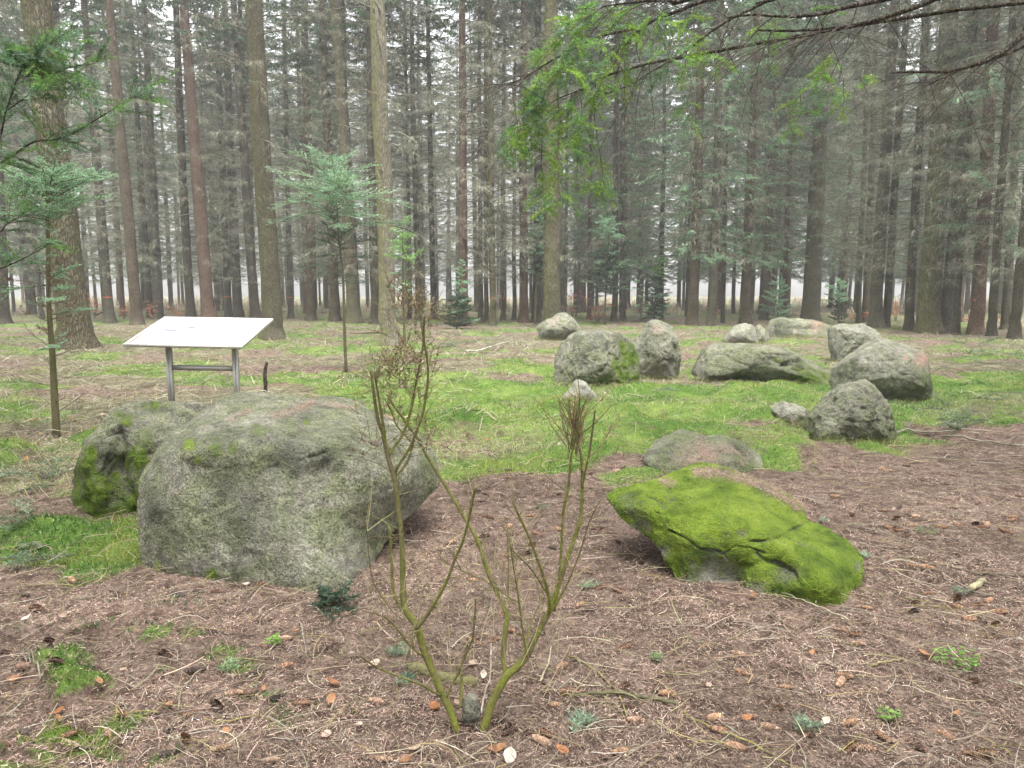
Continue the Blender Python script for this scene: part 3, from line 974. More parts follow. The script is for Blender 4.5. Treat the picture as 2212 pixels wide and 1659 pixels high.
bBL, bBR = at(265.3, 743.3, 8.6), at(521.9, 748.0, 8.6)
bTL, bTR = at(356.2, 685.0, 9.42), at(589.0, 687.2, 9.42)
ux = unit(bBR - bBL)
wid = np.linalg.norm(bBR - bBL)
cen = (bBL + bBR + bTL + bTR) / 4
uy = ((bTL + bTR) - (bBL + bBR)) / 2
uy = uy - ux * np.dot(uy, ux) * 1.0 + 0
hei = np.linalg.norm(uy)
uy = uy / hei
# keep the slant of the board as it is seen: shear is none, the board is a rectangle turned a little
sk = ((bTL - bBL) + (bTR - bBR)) / 2
un = np.cross(ux, uy)
if un[2] < 0:
    un = -un
gbase = float(ground_z(cen[0], cen[1]))
board = thing('information_board', 'white sloping information board on two steel posts behind the biggest boulder', 'sign', (cen[0], cen[1], gbase))
ORG = np.array([cen[0], cen[1], gbase])


def bpt(u, v, w=0.0):      # board plane: u across (-1..1), v up (-1..1), w metres above the face
    return cen + sk * 0.5 * v + ux * wid * 0.5 * u + un * w - ORG


b = MB()
hx, hy = ux * (wid / 2 - 0.022), sk / 2 * (1 - 0.05)
box_on(b, cen - un * 0.010 - ORG, hx, hy, un * 0.008)
panel = b.build('panel', M_PANEL, board)
b = MB()
tw = 0.024
for s in (-1, 1):
    box_on(b, cen + sk / 2 * s * (1 - 0.026) - un * 0.016 - ORG, ux * wid / 2, unit(sk) * 0.012, un * 0.0185)
for s in (-1, 1):
    box_on(b, cen + ux * (wid / 2 - 0.012) * s - un * 0.0165 - ORG, ux * 0.012, sk / 2 * 0.945, un * 0.0175)
b.build('frame', M_FRAME, board)
b = MB()
box_on(b, bpt(0.02, 0.88, -0.0016) , ux * wid * 0.46, unit(sk) * 0.005, un * 0.0012)
box_on(b, bpt(-0.945, -0.05, -0.0016), ux * 0.004, sk / 2 * 0.85, un * 0.0012)
b.build('groove_shade', plain_mat('groove_shadow', (0.20, 0.195, 0.215), 0.6), panel)  # thin raised strips, the shade of a groove put into their colour
# faint drawing: a blurred wedge and an open ring
b = MB()
pts = []
for a in np.linspace(math.radians(60), math.radians(330), 30):
    pts.append(bpt(-0.24 + 0.14 * math.cos(a), 0.02 + 0.20 * math.sin(a), 0.002))
pts = np.array(pts)
wv = np.linspace(0.024, 0.008, 30)[:, None] * unit(np.gradient(pts, axis=0)[:, [1, 0, 2]] * 0 + unit(sk))
V = np.vstack([pts - wv, pts + wv])
q = [(i, i + 1, 31 + i, 30 + i) for i in range(29)]
b.add(V, None, q)
b.add([bpt(-0.66, -0.04, 0.002), bpt(-0.50, -0.06, 0.002), bpt(-0.38, -0.03, 0.002), bpt(-0.44, 0.02, 0.002), bpt(-0.66, 0.08, 0.002)], None, None)
b.t.append(np.array([[0, 1, 4], [1, 3, 4], [1, 2, 3]]) + b.n - 5)
b.build('printed_drawing', M_INK, panel)
b = MB()
b.add([bpt(-0.955, -0.9, 0.002), bpt(-0.90, -0.9, 0.002), bpt(-0.93, -0.2, 0.002), bpt(-0.955, -0.2, 0.002)], None, [(0, 1, 2, 3)])
b.build('dirt_streak', plain_mat('needle_dirt', (0.30, 0.20, 0.17), 0.9, 0, 90, 0.5), panel)
for u_, pyb in ((-0.46, 0), (0.69, 0)):
    pt = cen + ux * wid * 0.5 * u_ - sk * 0.18
    b = MB()
    top = pt - un * 0.03
    foot = np.array([pt[0] - 0.012, pt[1], gbase - 0.15])
    zc = (top[2] + foot[2]) / 2
    hz = (top[2] - foot[2]) / 2
    box_on(b, np.array([pt[0] - 0.016, pt[1], zc]) - ORG, ux * 0.014, np.array([0, 0.032, 0]), (0, 0, hz))
    box_on(b, np.array([pt[0] + 0.016, pt[1], zc]) - ORG, ux * 0.013, np.array([0, 0.030, 0]), (0, 0, hz - 0.002))
    box_on(b, np.array([pt[0], pt[1], zc]) - ORG, ux * 0.006, np.array([0, 0.025, 0]), (0, 0, hz - 0.004))
    b.build('post', M_STEEL, board)
pl_, pr_ = cen + ux * wid * 0.5 * -0.46 - sk * 0.18, cen + ux * wid * 0.5 * 0.69 - sk * 0.18
b = MB()
zc = at(440, 795, pl_[1])[2]
box_on(b, np.array([(pl_[0] + pr_[0]) / 2, pl_[1], zc]) - ORG, ux * ((pr_[0] - pl_[0]) / 2 - 0.031), np.array([0, 0.012, 0]), (0, 0, 0.031))
b.build('crossbar', M_STEEL, board)

# ------------------------------------------------------------------ forest trees
TREE_H = 30.0


def trunk_mesh(name, r0, H, lean, mat, sides=14, rings=34, seed=0, flare=0.55):
    """tapered, slightly wavering stem with root flare; lean = horizontal shift per metre of height"""
    rg = np.random.default_rng(seed)
    z = np.concatenate([[-0.3, -0.05], np.linspace(0.12, 1.0, 6), np.linspace(1.4, H, rings)])
    r = r0 * (1 - 0.90 * (z / H).clip(0, 1) ** 1.6) * (1 + flare * np.exp(-np.maximum(z, 0) / 0.32))
    off = np.cumsum(rg.normal(0, 0.012, (len(z), 2)), 0) * (z[:, None] > 0.5)
    x = lean[0] * z + off[:, 0]
    y = lean[1] * z + off[:, 1]
    a = np.arange(sides) * 2 * math.pi / sides
    V = np.stack([x[:, None] + r[:, None] * np.cos(a), y[:, None] + r[:, None] * np.sin(a), z[:, None] + 0 * a], -1)
    # buttress bulges at the foot, uneven bark higher up
    nse = fbm(np.stack([np.cos(a)[None] * 1.2 + 0 * z[:, None], np.sin(a)[None] * 1.2 + 0 * z[:, None], z[:, None] * 0.7 + 0 * a[None]], -1) + seed * 3.1, 3, seed % 97)
    k = (0.035 + 0.16 * np.exp(-np.maximum(z, 0) / 0.35))[:, None] * nse
    cen_ = np.stack([x, y, z], -1)[:, None, :]
    d = V - cen_
    V = cen_ + d * (1 + k[..., None])
    b = MB()
    n = len(z)
    i = np.arange(n - 1)[:, None] * sides
    j = np.arange(sides)[None]
    j2 = (j + 1) % sides
    b.add(V.reshape(-1, 3), None, np.stack([i + j, i + j2, i + sides + j2, i + sides + j], -1).reshape(-1, 4))
    return b.mesh(name, mat, True)


def dead_branches(seed, z0=2.2, z1=18.0, step=0.42, per=(3, 6), L0=2.3, up=0.15, dens=1.0, green=0.0, hang=1.0, thick=1.0, tone=1.0):
    """whorls of dry boughs with hanging side twigs, for a stem on the z axis"""
    rg = np.random.default_rng(seed)
    b = MB()
    gB = MB()
    z = z0
    while z < z1:
        for _ in range(rg.integers(per[0], per[1] + 1)):
            az = rg.uniform(0, 2 * math.pi)
            L = L0 * rg.uniform(0.35, 1.25) * (0.75 + 0.5 * min(1, z / 9))
            e = up + rg.normal(0, 0.18)
            dr = rg.uniform(0.05, 0.30)
            t = np.linspace(0, 1, 7)
            rr = L * t
            zz = z + rg.normal(0, 0.08) + rr * e - dr * L * t ** 2
            az_t = az + rg.normal(0, 0.12) * t
            P = np.stack([rr * np.cos(az_t), rr * np.sin(az_t), zz], -1) + rg.normal(0, 0.012, (7, 3)) * t[:, None]
            c = jcol_s(rg, (0.115, 0.105, 0.080))
            b.tube(P, np.linspace(0.013 + 0.004 * L, 0.003, 7), 3, c, False)
            n2 = int(20 * L / 2.3 * dens)
            tt = rg.uniform(0.15, 1.0, n2)
            Q = np.stack([np.interp(tt, t, P[:, k]) for k in range(3)], -1)
            rad = np.array([math.cos(az), math.sin(az), 0])
            lat = np.array([-math.sin(az), math.cos(az), 0])
            sg = rg.choice([-1, 1], n2)[:, None]
            l2 = rg.uniform(0.20, 0.75, n2)[:, None] * (1.1 - 0.6 * tt[:, None])
            D = (rad * rg.uniform(0.3, 0.9, n2)[:, None] + lat * sg * rg.uniform(0.4, 1.0, n2)[:, None] + np.array([0, 0, -1]) * rg.uniform(-0.1, 0.7, n2)[:, None] * hang)
            D = unit(D) * l2
            Wd = unit(np.cross(D, [0, 0, 1.0])) * 0.009 * thick
            cc = np.array([jcol_s(rg, (0.215, 0.218, 0.158)) for _ in range(n2)]) * tone
            b.bent(Q, D, Wd, np.array([0, 0, -0.25]) * l2 * hang, cc)
            n3 = 5
            for _k in range(n3):
                f = rg.uniform(0.2, 1, n2)[:, None]
                Q3 = Q + D * f * 0.9
                l3 = rg.uniform(0.08, 0.30, n2)[:, None]
                D3 = unit(unit(D) * 0.5 + rg.normal(0, 0.55, (n2, 3)) + np.array([0, 0, -0.7 * hang])) * l3
                W3 = unit(np.cross(D3, rg.normal(0, 1, (n2, 3)))) * 0.008 * thick
                b.blades(Q3, D3, W3, cc * 1.15)
            if green > 0 and rg.uniform() < green:
                n4 = int(75 * L / 2.3)
                t4 = rg.uniform(0.35, 1.0, n4)
                Q4 = np.stack([np.interp(t4, t, P[:, k]) for k in range(3)], -1)
                l4 = rg.uniform(0.12, 0.38, n4)[:, None]
                D4 = unit(rad * 0.5 + lat * rg.normal(0, 0.8, n4)[:, None] + np.array([0, 0, -0.55]) + rg.normal(0, 0.3, (n4, 3))) * l4
                W4 = unit(np.cross(D4, rg.normal(0, 1, (n4, 3)))) * rg.uniform(0.02, 0.05, n4)[:, None]
                gc = np.array([jcol_s(rg, (0.125, 0.20, 0.11)) for _ in range(n4)])
                gB.leaves(Q4, D4, W4, gc)
        z += step * rg.uniform(0.6, 1.4)
    return b, gB


def jcol_s(rg, c, dv=0.25):
    return np.clip(np.array(c) * math.exp(rg.normal(0, dv)) * (1 + rg.normal(0, 0.05, 3)), 0.003, 0.9)


def crown(seed, z0=11.0, z1=30.0, L0=3.0, nb=120, leaf=90, base=(0.05, 0.095, 0.042)):
    rg = np.random.default_rng(seed)
    b = MB()
    for k in range(nb):
        z = z0 + (z1 - z0) * (k + rg.uniform(0, 1)) / nb
        f = (z1 - z) / (z1 - z0)
        L = (0.35 + L0 * min(1, f * 1.5)) * rg.uniform(0.55, 1.2)
        az = rg.uniform(0, 2 * math.pi)
        t = np.linspace(0, 1, 6)
        P = np.stack([L * t * math.cos(az), L * t * math.sin(az), z + 0.12 * L * t - 0.35 * L * t ** 2 + 0.12 * L * t ** 4], -1)
        b.tube(P, np.linspace(0.022, 0.004, 6), 3, (0.07, 0.055, 0.042), False)
        n = int(leaf * L / 2.5)
        tt = rg.uniform(0.18, 1, n)
        Q = np.stack([np.interp(tt, t, P[:, q]) for q in range(3)], -1)
        rad = np.array([math.cos(az), math.sin(az), 0])
        lat = np.array([-math.sin(az), math.cos(az), 0])
        l = rg.uniform(0.18, 0.55, n)[:, None] * (1.15 - 0.5 * tt[:, None])
        D = unit(rad * 0.45 + lat * rg.normal(0, 0.7, n)[:, None] + np.array([0, 0, -0.5]) + rg.normal(0, 0.25, (n, 3))) * l
        W = unit(np.cross(D, rg.normal(0, 1, (n, 3)))) * rg.uniform(0.035, 0.085, n)[:, None]
        cc = np.array(base) * np.exp(rg.normal(0, 0.3, (n, 1))) * (1 + rg.normal(0, 0.06, (n, 3)))
        b.leaves(Q, D, W, np.clip(cc, 0.004, 0.5))
    return b


DEAD = []
for k_, kw in enumerate([dict(), dict(L0=2.0, up=0.30), dict(L0=2.7, up=0.05, hang=1.3), dict(L0=1.9, up=0.45, per=(2, 4)), dict(L0=2.6, dens=1.4, per=(4, 7), z0=2.4)]):
    bb, _g = dead_branches(100 + k_, **kw)
    DEAD.append(bb.mesh('dead_branches', M_TWIG))
SPARSE = [dead_branches(140 + k_, z0=3.4, step=0.95, per=(2, 4), up=0.35 * (k_ % 2), dens=0.8)[0].mesh('dead_branches', M_TWIG) for k_ in range(3)]
FARDEAD = [dead_branches(180 + k_, z0=4.2 + 0.4 * k_, z1=21, step=0.40, per=(4, 7), L0=2.5, up=0.05, dens=0.9, hang=1.5, thick=1.5, tone=1.0)[0].mesh('dead_branches', M_TWIG) for k_ in range(3)]
GREENB = []
for k_ in range(3):
    bb, gg = dead_branches(160 + k_, z0=3.4, z1=18, L0=2.5, per=(3, 6), green=0.75, up=0.1, hang=1.4, dens=0.7)
    GREENB.append((bb.mesh('dead_branches', M_TWIG), gg.mesh('green_boughs', M_NEEDLE)))
CROWN = [crown(200 + k_, z0=(15.0, 17.0, 13.5, 18.5)[k_], L0=(2.6, 2.4, 2.8, 2.3)[k_], nb=95, leaf=70).mesh('crown', M_NEEDLE) for k_ in range(4)]


def paint_band(tree, r, seed):
    rg = np.random.default_rng(seed)
    b = MB()
    z0 = 1.32 + rg.uniform(-0.05, 0.05)
    a = np.linspace(math.radians(200), math.radians(340), 14)
    lo = z0 + rg.normal(0, 0.012, 14)
    hi = z0 + 0.06 + rg.normal(0, 0.015, 14)
    R = r * 1.0 + 0.012
    V = np.vstack([np.stack([R * np.cos(a), R * np.sin(a), lo], -1), np.stack([R * np.cos(a), R * np.sin(a), hi], -1)])
    b.add(V, None, [(i, i + 1, 15 + i, 14 + i) for i in range(13)])
    b.build('paint_mark', M_PAINT, tree)


def place_part(me, parent, rz, s, name):
    o = link(name, me, parent)
    o.rotation_euler = (0, 0, rz)
    o.scale = (s, s, s)
    return o


def tree(bx, by, w, tx, bark, label, dead='d', crown_on=True, paint=False, group=None, fork=False, k=[0]):
    k[0] += 1
    sd_ = k[0]
    B = ground_hit(bx, by)
    Y = B[1]
    r0 = 0.5 * w * Y / F * 0.97
    T = at(tx, 0, Y)
    lx = (T[0] - B[0]) / (T[2] - B[2])
    t = thing('spruce_tree', label, 'tree', B, group)
    link('trunk', trunk_mesh('trunk', r0, TREE_H, (lx, 0), BARK[bark], 18 if w > 25 else 12, 36, sd_), t)
    if fork:
        b = MB()
        zf = at(tx, 140, Y)[2] - B[2]
        zs = np.linspace(0, 1, 12)
        x0 = lx * zf
        P = np.stack([x0 - 0.35 * zs ** 0.6 * 1.2 - 0.3 * zs, 0.1 * zs, zf - 0.3 + 11 * zs], -1)
        b.tube(P, np.linspace(r0 * 0.62, r0 * 0.15, 12), 10)
        b.build('forked_stem', BARK[bark], t, True)
    rg = np.random.default_rng(sd_ + 500)
    # shared meshes lean with the stem
    ang = math.atan(lx)

    def put(me, name):
        o = place_part(me, t, 0, rg.uniform(0.9, 1.1), name)
        from mathutils import Matrix
        sc_ = rg.uniform(0.9, 1.1)
        o.matrix_local = Matrix.Rotation(ang, 4, 'Y') @ Matrix.Rotation(rg.uniform(0, 6.28), 4, 'Z') @ Matrix.Diagonal((sc_, sc_, 1, 1))
        return o
    if dead == 'd':
        put(DEAD[sd_ % len(DEAD)], 'dead_branches')
    elif dead == 's':
        put(SPARSE[sd_ % 3], 'dead_branches')
    elif dead == 'g':
        q = GREENB[sd_ % 3]
        o = put(q[0], 'dead_branches')
        o2 = link('green_boughs', q[1], t)
        o2.matrix_local = o.matrix_local.copy()
    if crown_on:
        put(CROWN[sd_ % 4], 'crown')
    if paint:
        paint_band(t, r0 * 1.02, sd_)
    return t


NEAR = 'trees standing round the clearing'
TREES = [
    (166, 752, 66, 76, 'rough', 'massive rough-barked trunk, thickest of all, just behind a young green fir', 's'),
    (8, 700, 24, -22, 'dark', 'dark trunk cut by the edge of the picture, beside the thickest trunk', 'd'),
    (170, 698, 20, 118, 'dark', 'dark slim trunk half hidden behind the thickest trunk', 'd'),
    (238, 697, 20, 184, 'grey', 'grey trunk with an orange paint mark, first beyond the thickest trunk', 'd', True),
    (297, 702, 24, 243, 'brown', 'brown straight trunk rising behind the back corner of the information board, first of three', 's'),
    (343, 689, 19, 309, 'grey', 'greyish trunk directly above the top corner of the information board', 'd'),
    (413, 691, 19, 385, 'dark', 'dark slim trunk standing close beside the red-brown one above the board', 'd'),
    (452, 693, 28, 402, 'red', 'reddish-brown trunk rising behind the middle of the information board', 's'),
    (494, 688, 16, 470, 'grey', 'grey trunk with an orange paint mark between the reddish trunk and the mossy one', 'd', True),
    (553, 692, 21, 508, 'dark', 'dark trunk leaning close behind the thick mossy one by the board', 'd'),
    (588, 731, 42, 548, 'mossy', 'thick mossy-sided trunk standing by the corner of the information board', 's'),
    (628, 688, 12, 612, 'grey', 'thin grey trunk just past the thick mossy one, paint mark low on it', 'd', True),
    (672, 692, 21, 652, 'brown', 'brown trunk between the thick mossy one and the tall young fir', 'd'),
    (724, 694, 22, 694, 'brown', 'brown trunk directly behind the foliage of the tall young fir', 'd'),
    (766, 697, 30, 726, 'mossy', 'olive trunk that forks high up, behind the tall young fir', 's'),
    (810, 700, 19, 794, 'dark', 'dark trunk standing tight against the thick pale one', 'd'),
    (843, 744, 37, 822, 'pale', 'thick pale smooth trunk with yellow-green algae, behind the pruned shrub', 's'),
    (885, 690, 9, 872, 'brown', 'very thin brown trunk first beyond the thick pale one', 'd'),
    (903, 692, 13, 890, 'mossy', 'olive slim trunk between the thick pale one and the red one', 'd'),
    (938, 690, 13, 926, 'dark', 'slim dark trunk midway between the thick pale one and the red one', 'd'),
    (1001, 703, 20, 1000, 'red', 'straight red-barked spruce with stubs of upswept bare branches', 's'),
    (1038, 697, 11, 1032, 'grey', 'first of two slim trunks standing side by side past the red-barked one', 'd'),
    (1050, 697, 10, 1047, 'brown', 'second of two slim trunks standing side by side past the red-barked one', 'd'),
    (1064, 702, 15, 1058, 'rough', 'rough brown trunk with a bright orange paint mark next to the slim pair', 'd', True),
    (1087, 692, 11, 1086, 'brown', 'slim trunk with an orange mark standing alone in a bright gap', 'd', True),
    (1111, 692, 9, 1110, 'dark', 'very slim dark trunk alone in a bright gap', 'd'),
    (1131, 697, 19, 1131, 'red', 'reddish trunk by the young firs, one trunk before the dark one', 'd'),
    (1158, 697, 20, 1161, 'dark', 'dark trunk pressed against the thick rough yellowish one', 'd'),
    (1193, 707, 38, 1191, 'rough', 'thick rough yellowish trunk behind the hanging bright green foliage', 's'),
    (1273, 690, 9, 1276, 'red', 'thin reddish trunk just beyond the thick rough yellowish one', 'd'),
    (1326, 694, 13, 1331, 'dark', 'slim dark trunk rising above the bushy young fir with russet leaves', 'g'),
    (1347, 692, 9, 1353, 'grey', 'very slim grey trunk next to the slim dark one', 'g'),
    (1428, 690, 10, 1438, 'dark', 'thin dark trunk above the round boulders', 'g'),
    (1495, 702, 22, 1514, 'brown', 'brown trunk rising behind the gap between round and long boulders', 'g'),
    (1537, 704, 20, 1558, 'grey', 'pale brown trunk with drooping green boughs above the long boulder', 'g'),
    (1561, 697, 9, 1576, 'dark', 'thin dark trunk above the pale pointed boulder', 'd'),
    (1609, 699, 22, 1642, 'brown', 'brown leaning trunk straight behind the pale pointed boulder', 'g'),
    (1650, 690, 17, 1684, 'brown', 'brown trunk behind the joint of the two small boulders', 'g'),
    (1694, 690, 13, 1717, 'red', 'thin flaky red trunk just before the thick mossy trunk over the ledge boulder', 'g'),
    (1750, 693, 34, 1790, 'mossy', 'thick dark mossy trunk with forked bare boughs over the ledge boulder', 's'),
    (1855, 698, 11, 1882, 'dark', 'thin almost black trunk above the blocky boulder', 'd'),
    (1868, 696, 14, 1892, 'brown', 'brown trunk tight behind the thin almost black one', 'g'),
    (1891, 707, 26, 1940, 'grey', 'stout grey leaning trunk past the blocky boulder', 'd'),
    (1913, 707, 16, 1958, 'dark', 'dark trunk close beside the stout grey leaning one', 'd'),
    (1963, 714, 18, 2006, 'dark', 'dark leaning trunk standing alone above the broad rounded boulder', 'd'),
    (2004, 718, 46, 2052, 'rough', 'thickest trunk of the far side beyond the boulders, with rough brown bark', 's'),
    (2041, 717, 27, 2108, 'grey', 'grey leaning trunk next after the thick rough one beyond the boulders', 'd'),
    (2065, 722, 14, 2112, 'dark', 'slim dark trunk between two stouter leaning ones beyond the boulders', 'd'),
    (2107, 721, 28, 2146, 'red', 'flaky reddish trunk ringed with a bright orange paint band', 'd', True),
    (2140, 726, 17, 2192, 'dark', 'dark leaning trunk just past the orange-banded one', 'g'),
    (2172, 712, 18, 2216, 'grey', 'grey trunk in the second row past the orange-banded one', 'g'),
    (2191, 731, 21, 2252, 'dark', 'dark leaning trunk, last before the edge of the picture past the orange-banded one', 'd'),
]
for e in TREES:
    tree(*e[:6], dead=e[6], paint=len(e) > 7 and e[7], group=NEAR, fork='forks' in e[5])

# distant rows: shared meshes
FARTRUNK = [trunk_mesh('trunk', 0.14 + 0.022 * k_, 27, (0, 0), BARK[('grey', 'brown', 'dark', 'brown', 'red', 'grey')[k_]], 8, 14, 300 + k_, 0.35) for k_ in range(6)]
rgf = np.random.default_rng(99)
spots = []
tries = 0
while len(spots) < 225 and tries < 20000:
    tries += 1
    Y = 40 + 62 * rgf.uniform() ** 0.85
    px = rgf.uniform(-160, 2372)
    if Y < 52 and rgf.uniform() < 0.35:
        continue
    X = (px - CX) / F * Y
    if all((X - a) ** 2 + (Y - c_) ** 2 > 2.0 for a, c_ in spots):
        spots.append((X, Y))
MARKS = [(-60, 'dark trunk at the picture edge'), (150, 'thickest trunk'), (238, 'grey orange-marked trunk past the thickest trunk'), (297, 'brown trunk at the board corner'), (343, 'greyish trunk above the board'),
         (450, 'reddish-brown trunk behind the board'), (494, 'grey orange-marked trunk above the board'), (588, 'thick mossy trunk by the board'), (672, 'brown trunk before the tall young fir'), (745, 'tall young fir'),
         (843, 'thick pale trunk'), (903, 'olive slim trunk'), (938, 'slim dark trunk past the pale one'), (1001, 'straight red-barked spruce'), (1050, 'slim pair of trunks'), (1087, 'orange-marked trunk in the bright gap'), (1131, 'reddish trunk by the young firs'),
         (1193, 'thick rough yellowish trunk'), (1250, 'thin dusky young fir'), (1310, 'bushiest young fir'), (1385, 'sparse thin young fir'), (1430, 'thin dark trunk over the round boulders'), (1495, 'brown trunk over the boulder gap'), (1540, 'trunk with drooping green boughs'),
         (1609, 'brown leaning trunk over the pale boulder'), (1650, 'brown trunk over the small boulders'), (1700, 'thin flaky red trunk'), (1750, 'thick mossy trunk over the ledge boulder'), (1812, 'twiggy young fir with a green tuft'), (1860, 'thin almost black trunk'),
         (1900, 'stout grey leaning trunk'), (1963, 'dark leaning trunk over the broad boulder'), (2004, 'thick rough trunk beyond the boulders'), (2065, 'slim dark trunk beyond the boulders'), (2107, 'orange-banded trunk'), (2190, 'last dark leaning trunk'), (2300, 'picture edge past the last leaning trunk')]
for X, Y in spots:
    k_ = int(rgf.integers(0, 6))
    s = rgf.uniform(0.75, 1.25)
    xpx = CX + F * X / Y
    mk_ = min(MARKS, key=lambda m_: abs(m_[0] - xpx))
    dist_ = 'far' if Y < 62 else 'farther' if Y < 82 else 'hazy very far'
    lab_ = f"{('thin' if s < 1 else 'stouter')} {('grey', 'brown', 'dark', 'brown', 'reddish', 'grey')[k_]} {dist_} trunk beside the {mk_[1]}"
    t = thing('spruce_tree', lab_, 'tree', (X, Y, float(ground_z(X, Y))), 'distant spruces in rows')
    o = link('trunk', FARTRUNK[k_], t)
    o.scale = (s, s, 1)
    o.rotation_euler = (rgf.normal(0, 0.012), rgf.normal(0, 0.012), rgf.uniform(0, 6.28))
    q = rgf.uniform()
    if q < (0.52 if X < 2 else 0.25):
        place_part(FARDEAD[int(rgf.integers(0, 3))], t, rgf.uniform(0, 6.28), rgf.uniform(0.85, 1.1), 'dead_branches')
    else:
        gq = GREENB[int(rgf.integers(0, 3))]
        rz = rgf.uniform(0, 6.28)
        place_part(gq[0], t, rz, 0.95, 'dead_branches')
        place_part(gq[1], t, rz, 0.95, 'green_boughs')
    place_part(CROWN[int(rgf.integers(0, 4))], t, rgf.uniform(0, 6.28), rgf.uniform(0.85, 1.05), 'crown')

for X, Y in [(-9, 3.5), (-7.5, -3), (-3.2, -6.5), (1.5, -8.5), (5.5, -5), (8.8, 0.5), (10.5, 6), (-12, 9), (-13.5, -1), (-11, -8), (-6, -12), (0, -14.5), (4.5, -13), (9.5, -10.5), (12.5, -4), (14, 3), (15, 10), (-16, 5), (-17.5, 13), (-16, -7),
             (-13, -14), (-7, -19), (-1, -21), (6, -20), (13, -17), (17, -10), (19, -1), (20, 8), (19.5, 16), (-21, 9), (-22, 0), (-21, 18), (24, 14), (24, 3), (22, -12), (-20, -14), (-28, 14), (29, 20), (-25, 24), (27, -6), (-28, -5), (3, -27), (-12, -25), (15, -25)]:  # unseen trees of the stand, added to hold back low sky light
    t = thing('spruce_tree', 'unseen spruce of the surrounding stand, added beside or behind the viewpoint to block low light', 'tree', (X, Y, float(ground_z(X, Y))), 'spruces added outside the picture')
    k_ = int(rgf.integers(0, 6))
    link('trunk', FARTRUNK[k_], t)
    place_part(FARDEAD[int(rgf.integers(0, 3))], t, rgf.uniform(0, 6.28), 1.0, 'dead_branches')
    place_part(CROWN[int(rgf.integers(0, 4))], t, rgf.uniform(0, 6.28), 1.0, 'crown')

# ------------------------------------------------------------------ young firs
def needles_on(nb, P, L_need, w_need, spacing, side, up, col, rg, flat=0.25, dv=0.22):
    """needles combed to both sides of the axis polyline P"""
    seg = np.linalg.norm(np.diff(P, axis=0), axis=1)
    tot = seg.sum()
    n = max(4, int(tot / spacing))
    s = np.concatenate([[0], np.cumsum(seg)])
    t = np.linspace(0.02 * tot, tot, n)
    Q = np.stack([np.interp(t, s, P[:, k]) for k in range(3)], -1)
    ax = unit(P[-1] - P[0])
    sg = np.where(np.arange(n) % 2 == 0, 1, -1)[:, None]
    D = unit(ax * 0.6 + side * sg * rg.uniform(0.35, 1.0, n)[:, None] + up * (flat + rg.normal(0, 0.45, n))[:, None])
    taper = (1 - 0.45 * (t / tot) ** 3)[:, None]
    D = D * L_need * rg.uniform(0.75, 1.15, n)[:, None] * taper
    W = unit(np.cross(D, rg.normal(0, 1, (n, 3)))) * w_need * 1.9
    c = np.array(col) * np.exp(rg.normal(0, dv, (n, 1))) * (1 + rg.normal(0, 0.05, (n, 3)))
    nb.blades(Q, D, W, np.clip(c, 0.004, 0.6))


def fir_branch(wb, nb, P0, d, L, rg, nl=0.022, nw=0.0035, sp=0.009, col=(0.10, 0.19, 0.10), wood=(0.10, 0.08, 0.055), sag=0.1, lat=0.45, nlat=7, start=0.18, r0=0.006, bare=0.0, vary=0.22):
    d = unit(d)
    t = np.linspace(0, 1, 7)
    P = P0 + d * (L * t)[:, None] + np.array([0, 0, -sag * L]) * (t ** 2)[:, None] + rg.normal(0, 0.008 * L, (7, 3)) * t[:, None]
    wb.tube(P, np.linspace(r0, r0 * 0.35, 7), 4, wood, False)
    side = unit(np.cross(d, [0, 0, 1.0]))
    if np.linalg.norm(np.cross(d, [0, 0, 1.0])) < 0.15:
        side = np.array([1.0, 0, 0])
    up = unit(np.cross(side, d))
    if up[2] < 0:
        up = -up
    cj = np.array(col) * math.exp(rg.normal(0, 0.15))
    k0 = max(0, int(6 * bare))
    needles_on(nb, P[k0:], nl, nw, sp, side, up, cj, rg)
    for i in range(nlat):
        f = start + (0.96 - start) * (i + rg.uniform(0, 0.8)) / nlat
        if f < bare:
            continue
        base = np.array([np.interp(f, t, P[:, k]) for k in range(3)])
        for s in (-1, 1):
            l = L * lat * (1.05 - 0.75 * f) * rg.uniform(0.7, 1.15)
            dd = unit(d * 0.75 + side * s * rg.uniform(0.5, 0.95) + up * rg.normal(0.05, vary))
            t2 = np.linspace(0, 1, 4)
            P2 = base + dd * (l * t2)[:, None] + np.array([0, 0, -sag * 0.6 * l]) * (t2 ** 2)[:, None] + d * (0.12 * l * t2 ** 2)[:, None]
            wb.tube(P2, np.linspace(r0 * 0.4, r0 * 0.2, 4), 3, wood, False)
            needles_on(nb, P2, nl, nw, sp, unit(np.cross(dd, up)), up, cj * math.exp(rg.normal(0, 0.12)), rg)


def bare_twigs(wb, P0, d, L, rg, n=8, col=(0.12, 0.095, 0.075), r0=0.005, tuft=None, tcol=(0.13, 0.075, 0.05)):
    d = unit(d)
    t = np.linspace(0, 1, 6)
    P = P0 + d * (L * t)[:, None] + rg.normal(0, 0.02 * L, (6, 3)) * t[:, None]
    wb.tube(P, np.linspace(r0, r0 * 0.3, 6), 4, col, False)
    for i in range(n):
        f = rg.uniform(0.2, 1)
        base = np.array([np.interp(f, t, P[:, k]) for k in range(3)])
        dd = unit(d + rg.normal(0, 0.7, 3))
        l = L * rg.uniform(0.15, 0.4)
        P2 = np.stack([base, base + dd * l * 0.5 + rg.normal(0, 0.03 * l, 3), base + dd * l])
        wb.tube(P2, [r0 * 0.4, r0 * 0.3, r0 * 0.15], 3, col, False)
        if tuft is not None and rg.uniform() < 0.8:
            needles_on(tuft, P2, 0.03, 0.005, 0.012, unit(np.cross(dd, [0, 0.3, 1])), np.array([0, 0, 1.0]), tcol, rg, dv=0.35)


